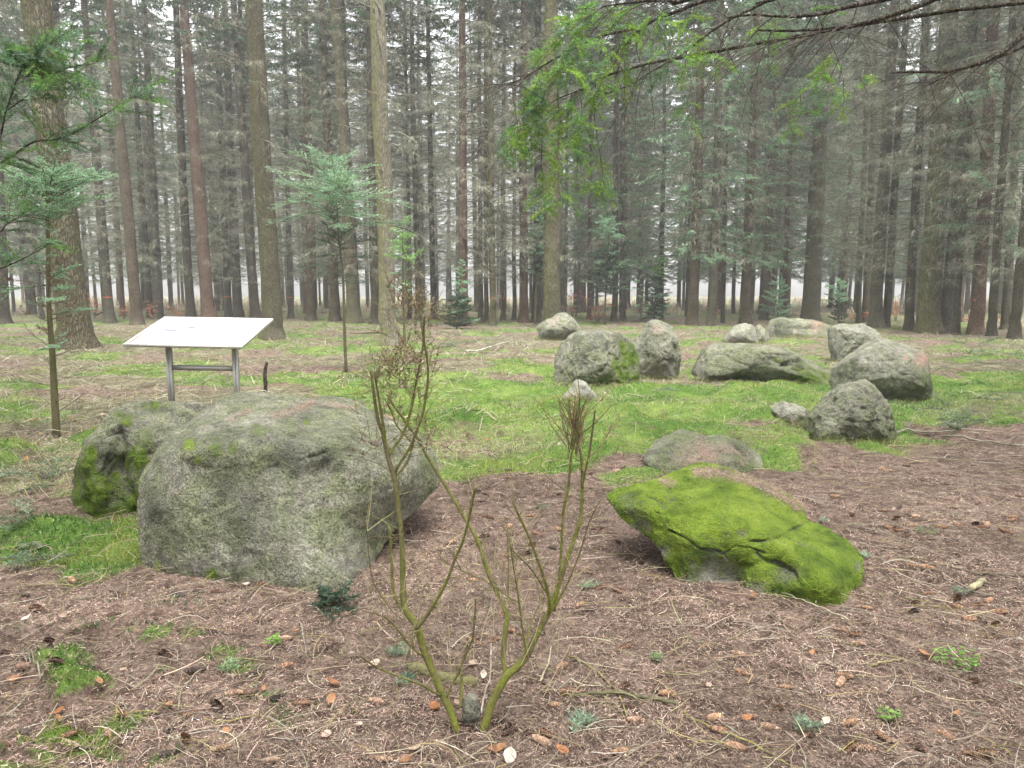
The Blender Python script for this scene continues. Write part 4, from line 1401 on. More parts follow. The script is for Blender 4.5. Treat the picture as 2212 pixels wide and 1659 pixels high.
def sapling(label, stem_px, layers, seed, det=1.0, r_base=None, group='young firs in the clearing', wood=(0.085, 0.075, 0.045), name='young_fir'):
    """stem_px: view pixels from foot to tip; layers: (py_lo, py_hi, reach_px_lo, reach_px_hi, kind, branches)"""
    rg = np.random.default_rng(seed)
    foot = ground_hit(*stem_px[0])
    Y = foot[1]
    S = np.array([at(px, py, Y) for px, py in stem_px])
    S[0] = foot
    S[0][2] -= 0.04
    S = crs(S, 24)
    H = S[-1][2] - foot[2]
    t = thing(name, label, 'young tree', foot, group)
    rb = r_base or 0.009 * H
    w = MB()
    w.tube(S - foot, np.linspace(rb, rb * 0.18, 24), 8, wood)
    w.build('stem', M_SHRUBBARK, t, True)
    wb, nb, dd = MB(), MB(), MB()
    det = min(det, 8.5 / Y)
    nl = 0.022 if det >= 1 else 0.022 / det ** 0.7
    nw = 0.0042 / det ** 0.8
    spc = 0.0095 / det
    for (y0, y1, r0, r1, kind, nbr) in layers:
        nbr = int(nbr * ((3.2 if kind == 'gd' else 2.2) if Y > 25 else 1.5)) if kind[0] == 'g' else nbr
        for i in range(nbr):
            f = (i + rg.uniform(0.1, 0.9)) / nbr
            py = y0 + (y1 - y0) * f
            reach = (r0 + (r1 - r0) * f) * rg.uniform(0.45, 1.45)
            zt = at(stem_px[0][0], py, Y)[2]
            zi = np.clip(zt, S[0][2], S[-1][2])
            base = np.array([np.interp(zi, S[:, 2], S[:, k]) for k in range(3)]) - foot
            L = reach * Y / F
            az = rg.uniform(0, 2 * math.pi) if nbr < 3 else 2 * math.pi * (i * 0.382 + rg.uniform(0, 0.12))
            if kind[0] == 'g':
                el = rg.uniform(-0.1, 0.8)
                d = np.array([math.cos(az) * math.cos(el), math.sin(az) * math.cos(el), math.sin(el)])
                c = {'g': (0.27, 0.45, 0.25), 'gd': (0.060, 0.10, 0.062), 'gb': (0.22, 0.40, 0.12), 'gs': (0.25, 0.43, 0.25)}[kind]
                fir_branch(wb, nb, base, d, L, rg, nl * 1.2, nw * (1.9 if Y > 25 else 1.45), spc, c, sag=0.15, nlat=max(5, int(9 * min(1, L / 0.4))), lat=0.42, r0=0.004 + 0.004 * L, vary=0.2)
            elif kind == 'b':
                el = rg.uniform(0.15, 0.7)
                d = np.array([math.cos(az) * math.cos(el), math.sin(az) * math.cos(el), math.sin(el)])
                bare_twigs(wb, base, d, L, rg, 9, tuft=dd)
            else:
                el = rg.uniform(0.05, 0.8)
                d = np.array([math.cos(az) * math.cos(el), math.sin(az) * math.cos(el), math.sin(el)])
                bare_twigs(wb, base, d, L, rg, 7)
    wb.build('branches', M_TWIG, t)
    if nb.n:
        nb.build('foliage', M_NEEDLE, t)
    if dd.n:
        dd.build('dead_foliage', M_TWIG, t)
    return t


def shrub_bark():
    m, nt, b = new_mat('green_stem_bark', 0.75, 0.2)
    tc = nd(nt, 'TexCoord')
    geo = nd(nt, 'NewGeometry')
    n1 = noise_n(nt, tc.outputs['Object'], 9, 5, 0.65)
    n2 = noise_n(nt, tc.outputs['Object'], 70, 4, 0.7)
    a = attr(nt, 'col')
    green = mixc(nt, mapr(nt, n1, 0.42, 0.62, 0, 0.75), a.outputs['Color'], (0.13, 0.11, 0.06))
    c = mixc(nt, 1.0, green, mapr(nt, n2, 0.3, 0.7, 0.6, 1.3), 'MULTIPLY')
    nt.links.new(c, b.inputs['Base Color'])
    bump(nt, b, n2, 0.5, 0.004)
    return m


M_SHRUBBARK = shrub_bark()
GW = (0.14, 0.145, 0.035)


def CL(p):
    return (p[0] * .4388, 303 + p[1] * .4388)


sapling('young fir with wide flat green top and brown dead needles before the thickest trunk',
        [CL(p) for p in [(280, 1465), (268, 1250), (258, 1050), (240, 800), (235, 430), (228, 250), (210, 130)]],
        [(490, 360, 135, 60, 'g', 26), (440, 395, 150, 120, 'gs', 10), (690, 580, 120, 110, 'gs', 5), (745, 520, 80, 55, 'b', 22), (760, 740, 50, 40, 'gs', 3), (900, 750, 90, 60, 'x', 10)], 401, 1.0, 0.042, wood=(0.085, 0.080, 0.035))
sapling('tallest young fir, bare thin stem below a wide bluish-green top, between board and pale trunk',
        [(748, 802), (744, 714), (741, 599), (732, 517), (728, 451), (720, 346)],
        [(490, 350, 120, 62, 'gs', 26), (440, 380, 125, 100, 'g', 10), (560, 490, 60, 70, 'gd', 9), (640, 500, 40, 45, 'b', 12), (620, 590, 55, 45, 'gd', 4), (760, 640, 60, 40, 'x', 9)], 402, 0.8, 0.036, wood=(0.075, 0.068, 0.038))
sapling('slim young fir with light green tiered top before the thick pale trunk',
        [(876, 773), (873, 700), (871, 600), (870, 490)],
        [(570, 492, 42, 28, 'gb', 16), (640, 570, 30, 36, 'g', 5), (740, 640, 30, 25, 'x', 8)], 403, 0.55, 0.04)
sapling('dark bushy young fir at the foot of the straight red-barked spruce',
        [(987, 711), (990, 660), (995, 600), (1000, 553)],
        [(708, 640, 38, 26, 'gd', 26), (640, 560, 22, 10, 'gs', 12), (700, 650, 40, 30, 'gs', 6)], 404, 0.5, 0.05)
sapling('tall dusky young fir before the reddish and dark trunks, twiggy in its lower half',
        [(1156, 700), (1158, 620), (1166, 540), (1164, 447)],
        [(560, 450, 34, 20, 'gs', 20), (590, 540, 22, 26, 'gd', 14), (690, 590, 34, 26, 'b', 16), (600, 580, 34, 30, 'gs', 4)], 405, 0.5, 0.06)
sapling('thin dusky young fir between the thick yellowish trunk and the bushiest fir',
        [(1244, 684), (1250, 600), (1256, 530), (1259, 453)],
        [(510, 455, 26, 20, 'gs', 14), (570, 510, 22, 24, 'gd', 8), (660, 560, 26, 24, 'b', 12)], 406, 0.5, 0.05)
sapling('bushiest young fir, dark below and lighter at the tip, with russet leaves about its foot',
        [(1306, 700), (1308, 640), (1313, 560), (1315, 472)],
        [(520, 476, 34, 24, 'gs', 14), (640, 540, 42, 38, 'gd', 34), (620, 540, 44, 40, 'g', 8), (690, 640, 40, 36, 'x', 7)], 407, 0.5, 0.06)
sapling('dense young fir with a bright tuft on top, directly above the leaning round boulder',
        [(1414, 694), (1416, 640), (1420, 600), (1423, 556)],
        [(600, 558, 22, 14, 'gb', 14), (690, 600, 30, 24, 'gd', 26), (690, 620, 32, 26, 'gs', 14)], 408, 0.5, 0.05)
sapling('sparse thin young fir next to the dense bright-tufted one',
        [(1385, 695), (1383, 630), (1380, 548)], [(690, 560, 18, 12, 'gs', 9), (690, 600, 16, 14, 'x', 8)], 409, 0.45, 0.04)
sapling('sparse light green young fir behind the ledge boulder',
        [(1680, 694), (1682, 650), (1684, 602)], [(690, 606, 40, 26, 'gs', 20)], 410, 0.45, 0.04)
sapling('twiggy young fir with a green tuft, between thick mossy trunk and blocky boulder',
        [(1812, 700), (1812, 660), (1814, 608)], [(660, 610, 30, 22, 'gs', 12), (698, 650, 26, 28, 'gd', 8), (698, 640, 26, 22, 'x', 8)], 411, 0.45, 0.04)
sapling('tiny fir seedling growing at the foot of the biggest boulder',
        [(716, 1322), (715, 1300), (713, 1272)], [(1316, 1280, 70, 40, 'gd', 9), (1310, 1290, 75, 60, 'gd', 4)], 412, 1.0, 0.006, group=None, name='fir_seedling')


# ------------------------------------------------------------------ trees beside the picture whose boughs reach into it
def c1(p):
    return (p[0] / 3.0, p[1] / 3.0)


def c2(p):
    return (737.3 + p[0] / 3.0, p[1] / 3.0)


def c3(p):
    return (1474.7 + p[0] / 3.0, p[1] / 3.0)


def path(pts, Y0, Y1, n=16):
    k = len(pts)
    return crs(np.array([at(p[0], p[1], Y0 + (Y1 - Y0) * i / (k - 1)) for i, p in enumerate(pts)]), n)


DARKW = (0.05, 0.044, 0.033)
TX = np.array([5.6, 5.3, 0.0])
over = thing('fir_tree', 'tree beyond the edge of the picture whose dark boughs and bright foliage hang into view', 'tree', (TX[0], TX[1], float(ground_z(TX[0], TX[1]))))
OZ = np.array([TX[0], TX[1], float(ground_z(TX[0], TX[1]))])
link('trunk', trunk_mesh('trunk', 0.24, 22, (0, 0), BARK['brown'], 16, 30, 777), over)
boughs = [
    ([c3(p) for p in [(1330, -8), (1200, 20), (1050, 50), (900, 90), (750, 105), (600, 105), (450, 95), (290, 115)]], 4.6, 4.4, 7.5, 2.6, 4.0),
    ([c3(p) for p in [(1650, -10), (1500, 50), (1380, 90), (1250, 130), (1100, 165), (950, 185), (800, 195), (650, 200), (490, 195)]], 4.5, 4.3, 8, 3, 3.8),
    ([c3(p) for p in [(1100, 165), (1000, 190), (900, 210), (760, 240), (640, 260), (530, 285)]], 4.4, 4.2, 4, 1.6, None),
    ([c3(p) for p in [(2260, 180), (2212, 220), (2100, 320), (1980, 390), (1850, 430), (1700, 465), (1550, 465), (1350, 470)]], 4.6, 4.2, 10, 3, 2.9),
    ([c3(p) for p in [(2260, 275), (2212, 300), (2050, 370), (1900, 410), (1700, 500), (1560, 560)]], 4.7, 4.5, 6, 1.5, 2.8),
    ([c3(p) for p in [(540, 10), (400, 80), (300, 130), (150, 230), (0, 350)]] + [c2(p) for p in [(2000, 470), (1850, 560), (1600, 640)]], 5.4, 5.0, 5, 1.2, 4.2),
    ([c3(p) for p in [(250, -20), (120, 10), (0, 60)]] + [c2(p) for p in [(2050, 120), (1950, 180), (1850, 280), (1780, 400), (1700, 500)]], 5.4, 5.1, 7, 2, 4.4),
    ([c2(p) for p in [(1950, 180), (1700, 230), (1480, 330), (1300, 430), (1150, 520), (1000, 560)]], 5.2, 4.9, 4.5, 1, None),
    ([c2(p) for p in [(2212, 370), (2000, 410), (1850, 450), (1700, 500), (1580, 570), (1400, 640)]], 5.3, 5.0, 5, 1.2, 3.6),
    ([c2(p) for p in [(2212, 10), (2000, 5), (1850, 20), (1700, 40)]], 5.3, 5.0, 5, 2, 4.5),
]
for pts, Y0, Y1, w0, w1, attach in boughs:
    P = path(pts, Y0, Y1, 22)
    R = np.linspace(w0, w1, 22) * 0.66 * Y0 / F
    if attach:
        A = np.array([TX[0], TX[1], attach])
        mid = (A + P[0]) / 2 + np.array([0, 0, 0.15])
        Q = crs(np.array([A, mid, P[0], P[1]]), 14)[:-4]
        P = np.vstack([Q, P])
        R = np.concatenate([np.linspace(R[0] * 1.6, R[0], len(Q)), R])
    b = MB()
    b.tube(P - OZ, R, 8, DARKW)
    b.build('bough', BARK['dark'], over, True)

rg = np.random.default_rng(31)
wb, nb = MB(), MB()
# fine drooping side twigs on the boughs
for pts, Y0, Y1, w0, w1, attach in boughs:
    P = path(pts, Y0, Y1, 30)
    for k_ in range(15):
        i = int(rg.integers(3, 30))
        L = rg.uniform(0.15, 0.6)
        d = unit(np.array([-0.6 + rg.normal(0, 0.6), rg.normal(0, 0.5), -0.45 + rg.normal(0, 0.35)]))
        t_ = np.linspace(0, 1, 6)
        Q = P[i] + d * (L * t_)[:, None] + np.array([0, 0, -0.3 * L]) * (t_ ** 2)[:, None] + rg.normal(0, 0.02 * L, (6, 3)) * t_[:, None]
        wb.tube(Q - OZ, np.linspace(0.0032, 0.0010, 6), 4, np.array(DARKW) * rg.uniform(1, 1.9), False)
        for _ in range(3):
            j = int(rg.integers(1, 5))
            d2 = unit(d + rg.normal(0, 0.7, 3) + np.array([0, 0, -0.3]))
            l2 = L * rg.uniform(0.2, 0.5)
            wb.tube(np.stack([Q[j], Q[j] + d2 * l2 * 0.5, Q[j] + d2 * l2 + np.array([0, 0, -0.02])]) - OZ, [0.0016, 0.0013, 0.0008], 3, np.array(DARKW) * 2, False)
# hanging chains of fresh green sprays
chains = [
    [(1480, 330), (1400, 480), (1330, 650), (1280, 850), (1300, 1050)], [(1400, 480), (1250, 600), (1150, 780), (1050, 900), (1050, 950)],
    [(1400, 600), (1420, 780), (1480, 910), (1540, 980)], [(1330, 650), (1210, 800), (1180, 960)], [(1420, 780), (1400, 1000), (1410, 1150), (1400, 1320)],
    [(1300, 900), (1300, 1100), (1310, 1290)], [(1250, 450), (1180, 560)], [(1480, 330), (1350, 330), (1290, 350)], [(1700, 240), (1560, 280), (1480, 420), (1380, 470)],
    [(1700, 240), (1600, 140), (1480, 190), (1430, 260)], [(1850, 280), (1740, 330), (1650, 420), (1550, 450)], [(1780, 400), (1800, 440), (1840, 460)], [(1750, 60), (1640, 90), (1550, 130)],
    [(1950, 20), (1880, 60), (1800, 120)], [(1550, 600), (1560, 760), (1530, 860)], [(1330, 580), (1280, 680), (1230, 720)], [(1600, 570), (1500, 620), (1440, 700)], [(1700, 500), (1650, 600), (1570, 700)],
    [(2050, 60), (2100, 120), (2160, 160)], [(1620, 640), (1690, 1100), (1680, 1190)], [(2150, 230), (2110, 400), (2080, 470)], [(1350, 450), (1260, 560), (1230, 640)], [(1210, 800), (1130, 830), (1090, 880)],
    [(1850, 30), (1720, 10), (1600, 30)], [(1950, 100), (1890, 180), (1820, 210)], [(1650, 60), (1540, 60), (1460, 120)], [(2120, 30), (2060, 90), (2010, 110)], [(1600, 250), (1520, 230), (1440, 330)],
]
chains = [[c2(p) for p in ch] for ch in chains] + [[c3(p) for p in ch] for ch in [
    [(40, 240), (20, 330), (20, 430)], [(60, 560), (30, 680), (40, 780)], [(215, 330), (210, 420)], [(690, 640), (685, 760), (690, 840)], [(950, 260), (970, 340), (930, 430)], [(900, 400), (890, 510)],
    [(860, 500), (870, 600)], [(960, 480), (970, 600)], [(1045, 520), (1040, 680)], [(640, 130), (600, 170), (560, 160)], [(450, 100), (500, 150), (480, 180)], [(760, 560), (770, 720)], [(170, 260), (165, 360)],
    [(0, 130), (30, 200), (60, 250)], [(560, 300), (550, 420)], [(1180, 440), (1180, 540)], [(960, 20), (900, 60), (860, 40)], [(700, 20), (640, 60), (650, 110)], [(120, 30), (60, 90), (20, 120)]]]
for ci, ch in enumerate(chains):
    Y0 = 5.0 + rg.normal(0, 0.12)
    P = path(ch, Y0, Y0 - 0.1 + rg.normal(0, 0.08), 14)
    wb.tube(P - OZ, np.linspace(0.0030, 0.0012, 14), 4, (0.09, 0.085, 0.04), False)
    Lc = np.linalg.norm(np.diff(P, axis=0), axis=1).sum()
    small = ci >= 28
    n = int(Lc / (0.034 if not small else 0.05)) + 1
    for i in range(n):
        f = rg.uniform(0.3 if small else 0.05, 1) if i < n - 1 else 1.0
        base = np.array([np.interp(f, np.linspace(0, 1, 14), P[:, k]) for k in range(3)])
        d = unit(np.array([rg.normal(-0.15, 0.7), rg.normal(0, 0.6), rg.uniform(-1.0, -0.05)]))
        c = [(0.145, 0.27, 0.045), (0.11, 0.225, 0.05), (0.11, 0.19, 0.10), (0.165, 0.27, 0.035)][int(rg.integers(0, 4))]
        fir_branch(wb, nb, base - OZ, d, rg.uniform(0.09, 0.22) * (0.85 if small else 1), rg, 0.025, 0.0025, 0.0042, np.array(c) * 1.3, wood=(0.10, 0.10, 0.04), sag=0.25, nlat=3, lat=0.55, r0=0.0015)
wb.build('twigs', M_TWIG, over)
nb.build('foliage', M_NEEDLE, over)

# near fir on the other side
TL_ = np.array([-4.9, 4.9, 0.0])
TL_[2] = float(ground_z(TL_[0], TL_[1]))
lf = thing('fir_tree', 'fir beyond the edge of the picture reaching green sprays in before the thickest trunk', 'tree', TL_)
link('trunk', trunk_mesh('trunk', 0.16, 14, (0, 0), BARK['grey'], 14, 26, 778), lf)
wb, nb = MB(), MB()
lb = [([(-60, 940), (0, 890), (40, 720), (120, 490), (180, 420), (260, 330), (360, 270)], 4.6, 4.5, 4.5, 1.2, 1.7),
      ([(-60, 1090), (0, 1060), (120, 980), (230, 915), (340, 908), (460, 870), (600, 790), (760, 690), (860, 630)], 4.6, 4.3, 5, 1.4, 1.5),
      ([(40, 720), (150, 640), (330, 490), (450, 440), (620, 410)], 4.55, 4.4, 3, 1, None),
      ([(-60, 420), (0, 360), (80, 330), (200, 390)], 4.6, 4.5, 4, 1.2, 2.5),
      ([(-60, 1500), (0, 1500), (60, 1440), (160, 1400)], 4.7, 4.7, 4, 1.2, 1.0),
      ([(-60, 1760), (0, 1740), (100, 1700), (220, 1640), (370, 1560)], 5.2, 5.1, 4, 1.2, 0.9)]
for li, (pts, Y0, Y1, w0, w1, attach) in enumerate(lb):
    P = path([c1(p) for p in pts], Y0, Y1, 20)
    R = np.linspace(w0, w1, 20) * 0.5 * Y0 / F
    Pf, Rf = P, R
    if attach:
        A = np.array([TL_[0], TL_[1], attach])
        Q = crs(np.array([A, (A + P[0]) / 2 + np.array([0, 0, 0.05]), P[0], P[1]]), 10)[:-3]
        Pf = np.vstack([Q, P])
        Rf = np.concatenate([np.linspace(R[0] * 1.4, R[0], len(Q)), R])
    b = MB()
    b.tube(Pf - TL_, Rf, 7, DARKW)
    b.build('bough', BARK['dark'], lf, True)
    t_ = np.linspace(0, 1, 20)
    n = 34 if li < 4 else 14
    ax = unit(P[-1] - P[5])
    for i in range(n):
        f = rg.uniform(0.12, 1) if i < n - 2 else 1.0
        base = np.array([np.interp(f, t_, P[:, k]) for k in range(3)])
        d = unit(ax * 0.6 + np.array([rg.normal(0, 0.5), rg.normal(0, 0.5), rg.normal(-0.05, 0.45)]))
        c = [(0.12, 0.25, 0.055), (0.12, 0.22, 0.11), (0.16, 0.26, 0.16), (0.05, 0.12, 0.035)][int(rg.integers(0, 4))]
        fir_branch(wb, nb, base - TL_, d, rg.uniform(0.12, 0.30), rg, 0.025, 0.0026, 0.005, c, sag=0.12, nlat=4, lat=0.5, r0=0.0018)
wb.build('twigs', M_TWIG, lf)
nb.build('foliage', M_NEEDLE, lf)

# ------------------------------------------------------------------ the pruned shrub in front
def c8(x, y):
    return (737.3 + x / 3.0, 1106 + y / 3.0)


def c5(x, y):
    return (737.3 + x / 3.0, 553 + y / 3.0)


SB = ground_hit(1015, 1578)
shrub = thing('pruned_shrub', 'bare pruned shrub with many green mossy stems rising in a wide V', 'shrub', SB)
SY = SB[1]
GM = np.array((0.165, 0.18, 0.03))
BRN = np.array((0.075, 0.062, 0.036))
stems = [  # points, offset of Y at foot and tip, width px at foot and tip, brownness at tip
    ([c8(750, 1430), c8(735, 1370), c8(700, 1270), c8(640, 1150), c8(590, 1030), c8(530, 880), c8(490, 740), c8(425, 650), c8(402, 560), c8(400, 450), c8(395, 250), c8(375, 0), c5(345, 1450), c5(310, 1330), c5(290, 1250), c5(270, 1150), c5(235, 1050), c5(205, 850), c5(190, 740)], 0, 0.12, 21, 6.5, 0.6),
    ([c5(345, 1440), c5(360, 1380), c5(395, 1320), c5(450, 1230), c5(485, 1140), c5(520, 1050), c5(545, 930), c5(562, 780), c5(555, 650), c5(540, 570), c5(535, 470), c5(540, 390)], 0.1, 0.0, 8, 4, 0.5),
    ([c5(315, 1290), c5(340, 1240), c5(385, 1180), c5(420, 1100), c5(450, 1000), c5(480, 850), c5(510, 700), c5(530, 560), c5(520, 440)], 0.1, 0.18, 8.5, 4, 0.35),
    ([c5(285, 1210), c5(275, 1120), c5(255, 1000), c5(232, 860), c5(215, 760)], 0.1, 0.05, 7, 5.5, 0.5),
    ([c8(490, 760), c8(540, 690), c8(600, 600), c8(680, 450), c8(740, 300), c8(790, 180), c8(830, 30), c5(850, 1580), c5(872, 1500)], 0.02, -0.12, 9, 7, 0.2),
    ([c8(395, 640), c8(360, 580), c8(335, 500), c8(325, 300), c8(315, 100)], 0.05, 0.08, 10, 6.5, 0.1),
    ([c8(640, 1190), c8(570, 1150), c8(500, 1110), c8(330, 1050), c8(200, 990), c8(120, 930)], 0, -0.18, 7, 3.5, 0.5),
    ([c8(520, 930), c8(470, 890), c8(430, 850), c8(380, 780), c8(310, 700), c8(250, 670)], 0.02, -0.1, 5, 3, 0.4),
    ([c8(685, 1200), c8(720, 1120), c8(760, 1040), c8(800, 940), c8(848, 820), c8(865, 680), c8(870, 560)], 0, -0.08, 6, 4, 0.4),
    ([c8(770, 1270), c8(780, 1150), c8(775, 1050), c8(750, 1000)], 0.03, 0.1, 9, 6, 0.6),
    ([c8(910, 1420), c8(935, 1370), c8(970, 1250), c8(1060, 1080), c8(1140, 1000), c8(1200, 930), c8(1250, 830), c8(1300, 730), c8(1345, 655)], 0, 0.05, 22, 14, 0.0),
    ([c8(1050, 1090), c8(1060, 1040), c8(1050, 950), c8(1055, 850), c8(1065, 750), c8(1075, 680), c8(1045, 600), c8(1000, 500), c8(950, 390), c8(890, 200), c8(830, 90), c8(780, 0), c5(670, 1480), c5(600, 1370), c5(530, 1250), c5(480, 1160), c5(440, 1110), c5(400, 1050), c5(340, 970), c5(300, 900)], 0.02, 0.25, 13, 7, 0.35),
    ([c8(1335, 680), c8(1400, 500), c8(1450, 350), c8(1500, 200), c8(1540, 80), c8(1556, 0), c5(1562, 1450), c5(1555, 1300), c5(1530, 1200), c5(1500, 1100), c5(1480, 1000), c5(1480, 920)], 0.05, 0.12, 11, 5, 0.35),
    ([c8(1380, 640), c8(1410, 450), c8(1425, 250), c8(1440, 0), c5(1470, 1500), c5(1490, 1300), c5(1520, 1180), c5(1540, 1000), c5(1545, 910)], 0.06, 0.0, 8.5, 4, 0.35),
    ([c8(1345, 660), c8(1345, 560), c8(1320, 450), c8(1270, 300), c8(1220, 170), c8(1150, 20), c5(1110, 1600)], 0.04, -0.1, 9, 6, 0.2),
    ([c8(1350, 660), c8(1420, 550), c8(1480, 430), c8(1550, 250), c8(1600, 80), c8(1640, 0)], 0.03, -0.1, 5, 2, 0.4),
    ([c8(1205, 940), c8(1180, 800), c8(1160, 650), c8(1140, 500), c8(1120, 380), c8(1095, 200)], 0.0, -0.12, 5.5, 3.5, 0.3),
    ([c8(1090, 620), c8(1080, 520), c8(1085, 300), c8(1075, 120)], 0.05, 0.15, 4.5, 4, 0.4),
    ([c5(1560, 1500), c5(1580, 1400), c5(1605, 1290), c5(1630, 1120), c5(1645, 1000)], 0.08, 0.0, 5, 3.5, 0.6),
    ([c5(1560, 1390), c5(1600, 1310), c5(1680, 1230), c5(1730, 1150), c5(1760, 1080), c5(1805, 1040)], 0.08, 0.2, 5, 2, 0.7),
    ([c8(1155, 590), c8(1080, 550), c8(960, 460), c8(800, 390), c8(680, 330)], 0.0, -0.15, 3.5, 2, 0.4),
    ([c8(1335, 530), c8(1230, 370), c8(1160, 300), c8(1110, 250)], 0.04, -0.1, 4, 3, 0.4),
    ([c8(1200, 830), c8(1240, 700), c8(1280, 600), c8(1300, 540)], 0.0, 0.1, 4, 2, 0.4),
    ([c8(475, 720), c8(460, 800), c8(470, 880)], 0, -0.03, 4.5, 3, 0.5),
    ([c8(150, 60), c8(170, 160), c8(180, 300), c8(215, 470), c8(330, 640), c8(400, 700)][::-1], 0.02, -0.1, 3.2, 2, 0.9),
    ([c5(450, 1200), c5(360, 1100), c5(330, 1020), c5(300, 960)], 0.2, 0.25, 5, 3.5, 0.5),
    ([c5(480, 1165), c5(430, 1330), c5(370, 1410), c5(345, 1440)][::-1], 0.1, 0.22, 5, 5, 0.5),
]
rg = np.random.default_rng(55)
twb, tdn = MB(), MB()
for pts, ya, yb, w0, w1, br in stems:
    n = max(12, len(pts) * 5)
    P = path(pts, SY + ya, SY + yb, n)
    wob = fbm(np.stack([np.linspace(0, 5, n) + 9 * w0, np.zeros(n), np.zeros(n)], -1), 2, int(w0 * 10))
    R = np.linspace(w0, w1, n) * 0.46 * SY / F * (1 + 0.16 * wob)
    f = np.linspace(0, 1, n)[:, None] * min(1.0, br + 0.3)
    C = GM * (1 - f) + BRN * f
    b = MB()
    C2 = np.repeat(C, 10, 0)
    C2 = np.vstack([C2, C[-1:], C[:1]])
    b.tube(P - SB, R, 10, C2)
    b.build('stem', M_SHRUBBARK, shrub, True)
    # side twigs
    for _ in range(int(5 + 16 * len(pts) / 10)):
        i = int(rg.integers(n // 5, n))
        l = rg.uniform(0.03, 0.17)
        ax = unit(P[min(i + 1, n - 1)] - P[max(i - 1, 0)])
        d = unit(ax * 0.6 + rg.normal(0, 0.8, 3) + np.array([0, 0, 0.25]))
        Q = np.stack([P[i], P[i] + d * l * 0.5 + rg.normal(0, 0.006, 3), P[i] + d * l + np.array([0, 0, 0.015])])
        twb.tube(Q - SB, [0.0017, 0.0013, 0.0007], 3, jcol_s(rg, (0.20, 0.175, 0.09)), False)
# brown clusters of old needles and the brush of upright twigs
for (x, y, rr, n) in [(c5(420, 280)[0], c5(420, 280)[1], 26, 34), (c5(500, 380)[0], c5(500, 380)[1], 24, 26), (c5(250, 800)[0], c5(250, 800)[1], 30, 40), (c5(380, 830)[0], c5(380, 830)[1], 34, 40), (c5(480, 750)[0], c5(480, 750)[1], 24, 26),
                      (c5(560, 1140)[0], c5(560, 1140)[1], 22, 22), (c5(220, 1220)[0], c5(220, 1220)[1], 20, 14), (c5(440, 560)[0], c5(440, 560)[1], 26, 18), (c5(330, 700)[0], c5(330, 700)[1], 28, 22)]:
    for _ in range(int(n * 1.45)):
        p = at(x + rg.normal(0, rr * 1.0), y + rg.normal(0, rr * 0.95), SY + 0.1 + rg.normal(0, 0.06))
        d = unit(rg.normal(0, 0.7, 3) + np.array([0, 0, 0.5]))
        l = rg.uniform(0.04, 0.13)
        Q = np.stack([p, p + d * l * 0.5 + rg.normal(0, 0.006, 3), p + d * l])
        twb.tube(Q - SB, [0.0014, 0.0011, 0.0006], 3, jcol_s(rg, (0.17, 0.145, 0.075)), False)
        if rg.uniform() < 0.55:
            needles_on(tdn, Q - SB, 0.016, 0.0022, 0.008, unit(np.cross(d, [0.1, 0.3, 1])), np.array([0, 0, 1.0]), [(0.16, 0.10, 0.06), (0.10, 0.095, 0.05), (0.20, 0.13, 0.09)][int(rg.integers(0, 3))], rg, dv=0.35)
for _ in range(52):
    a = at(*c5(1505 + rg.normal(0, 26), rg.uniform(1000, 1320)), SY + 0.06 + rg.normal(0, 0.03))
    e = at(*c5(1510 + rg.normal(0, 95), 885 + abs(rg.normal(0, 90))), SY + 0.06 + rg.normal(0, 0.09))
    m_ = (a + e) / 2 + rg.normal(0, 0.008, 3)
    twb.tube(np.stack([a, m_, e]) - SB, [0.0022, 0.0017, 0.0009], 4, jcol_s(rg, (0.15, 0.12, 0.06)), False)
for _ in range(75):      # long pale loose twigs round the foot
    i = rg.uniform(0, 1)
    a = at(*c8(rg.uniform(250, 1500), rg.uniform(300, 1250)), SY + rg.normal(0, 0.06))
    a[2] = max(a[2], SB[2] + 0.02)
    d = unit(np.array([rg.normal(0, 0.5), rg.normal(0, 0.2), 1.0]))
    l = rg.uniform(0.08, 0.25)
    twb.tube(np.stack([a, a + d * l * 0.5 + rg.normal(0, 0.012, 3), a + d * l]) - SB, [0.0015, 0.0012, 0.0007], 3, jcol_s(rg, (0.28, 0.24, 0.14)), False)
tag(twb.build('twigs', M_TWIG, shrub), kind='stuff')
tag(tdn.build('dead_needles', M_TWIG, shrub), kind='stuff')


# ------------------------------------------------------------------ leaves, cones, sticks on the floor
def leaf_mesh(seed, Lr=0.07, Wr=0.045, curl=0.3, col=(0.35, 0.15, 0.06)):
    rg = np.random.default_rng(seed)
    b = MB()
    n = 9
    t = np.linspace(0, 1, n)
    w = Wr / 2 * np.sin(math.pi * t ** 0.85) ** 0.8 * (1 + 0.08 * rg.normal(0, 1, n))
    z = curl * Lr * (t - 0.5) ** 2 * 2
    V = []
    for s in (-1, 0, 1):
        V.append(np.stack([(t - 0.5) * Lr, s * w, z + abs(s) * curl * w * 0.9 + 0.004], -1))
    V = np.vstack(V)
    q = []
    for r in range(2):
        for i in range(n - 1):
            q.append((r * n + i, r * n + i + 1, (r + 1) * n + i + 1, (r + 1) * n + i))
    c = np.array(col)[None] * np.exp(rg.normal(0, 0.12, (len(V), 1)))
    b.add(V, None, q, c)
    b.tube(np.stack([[-Lr * 0.72, 0, 0.006], [-Lr * 0.5, 0, z[0] + 0.004]]), [0.0008, 0.001], 4, np.array(col) * 0.6, False)
    return b.mesh('fallen_leaf', M_LEAF, True)


def lay(o, P, rz, tilt=(0, 0), dz=0.0, s=1.0):
    o.location = (float(P[0]), float(P[1]), float(surf_z(P[0], P[1])) + dz)
    o.rotation_euler = (tilt[0], tilt[1], rz)
    o.scale = (s, s, s)


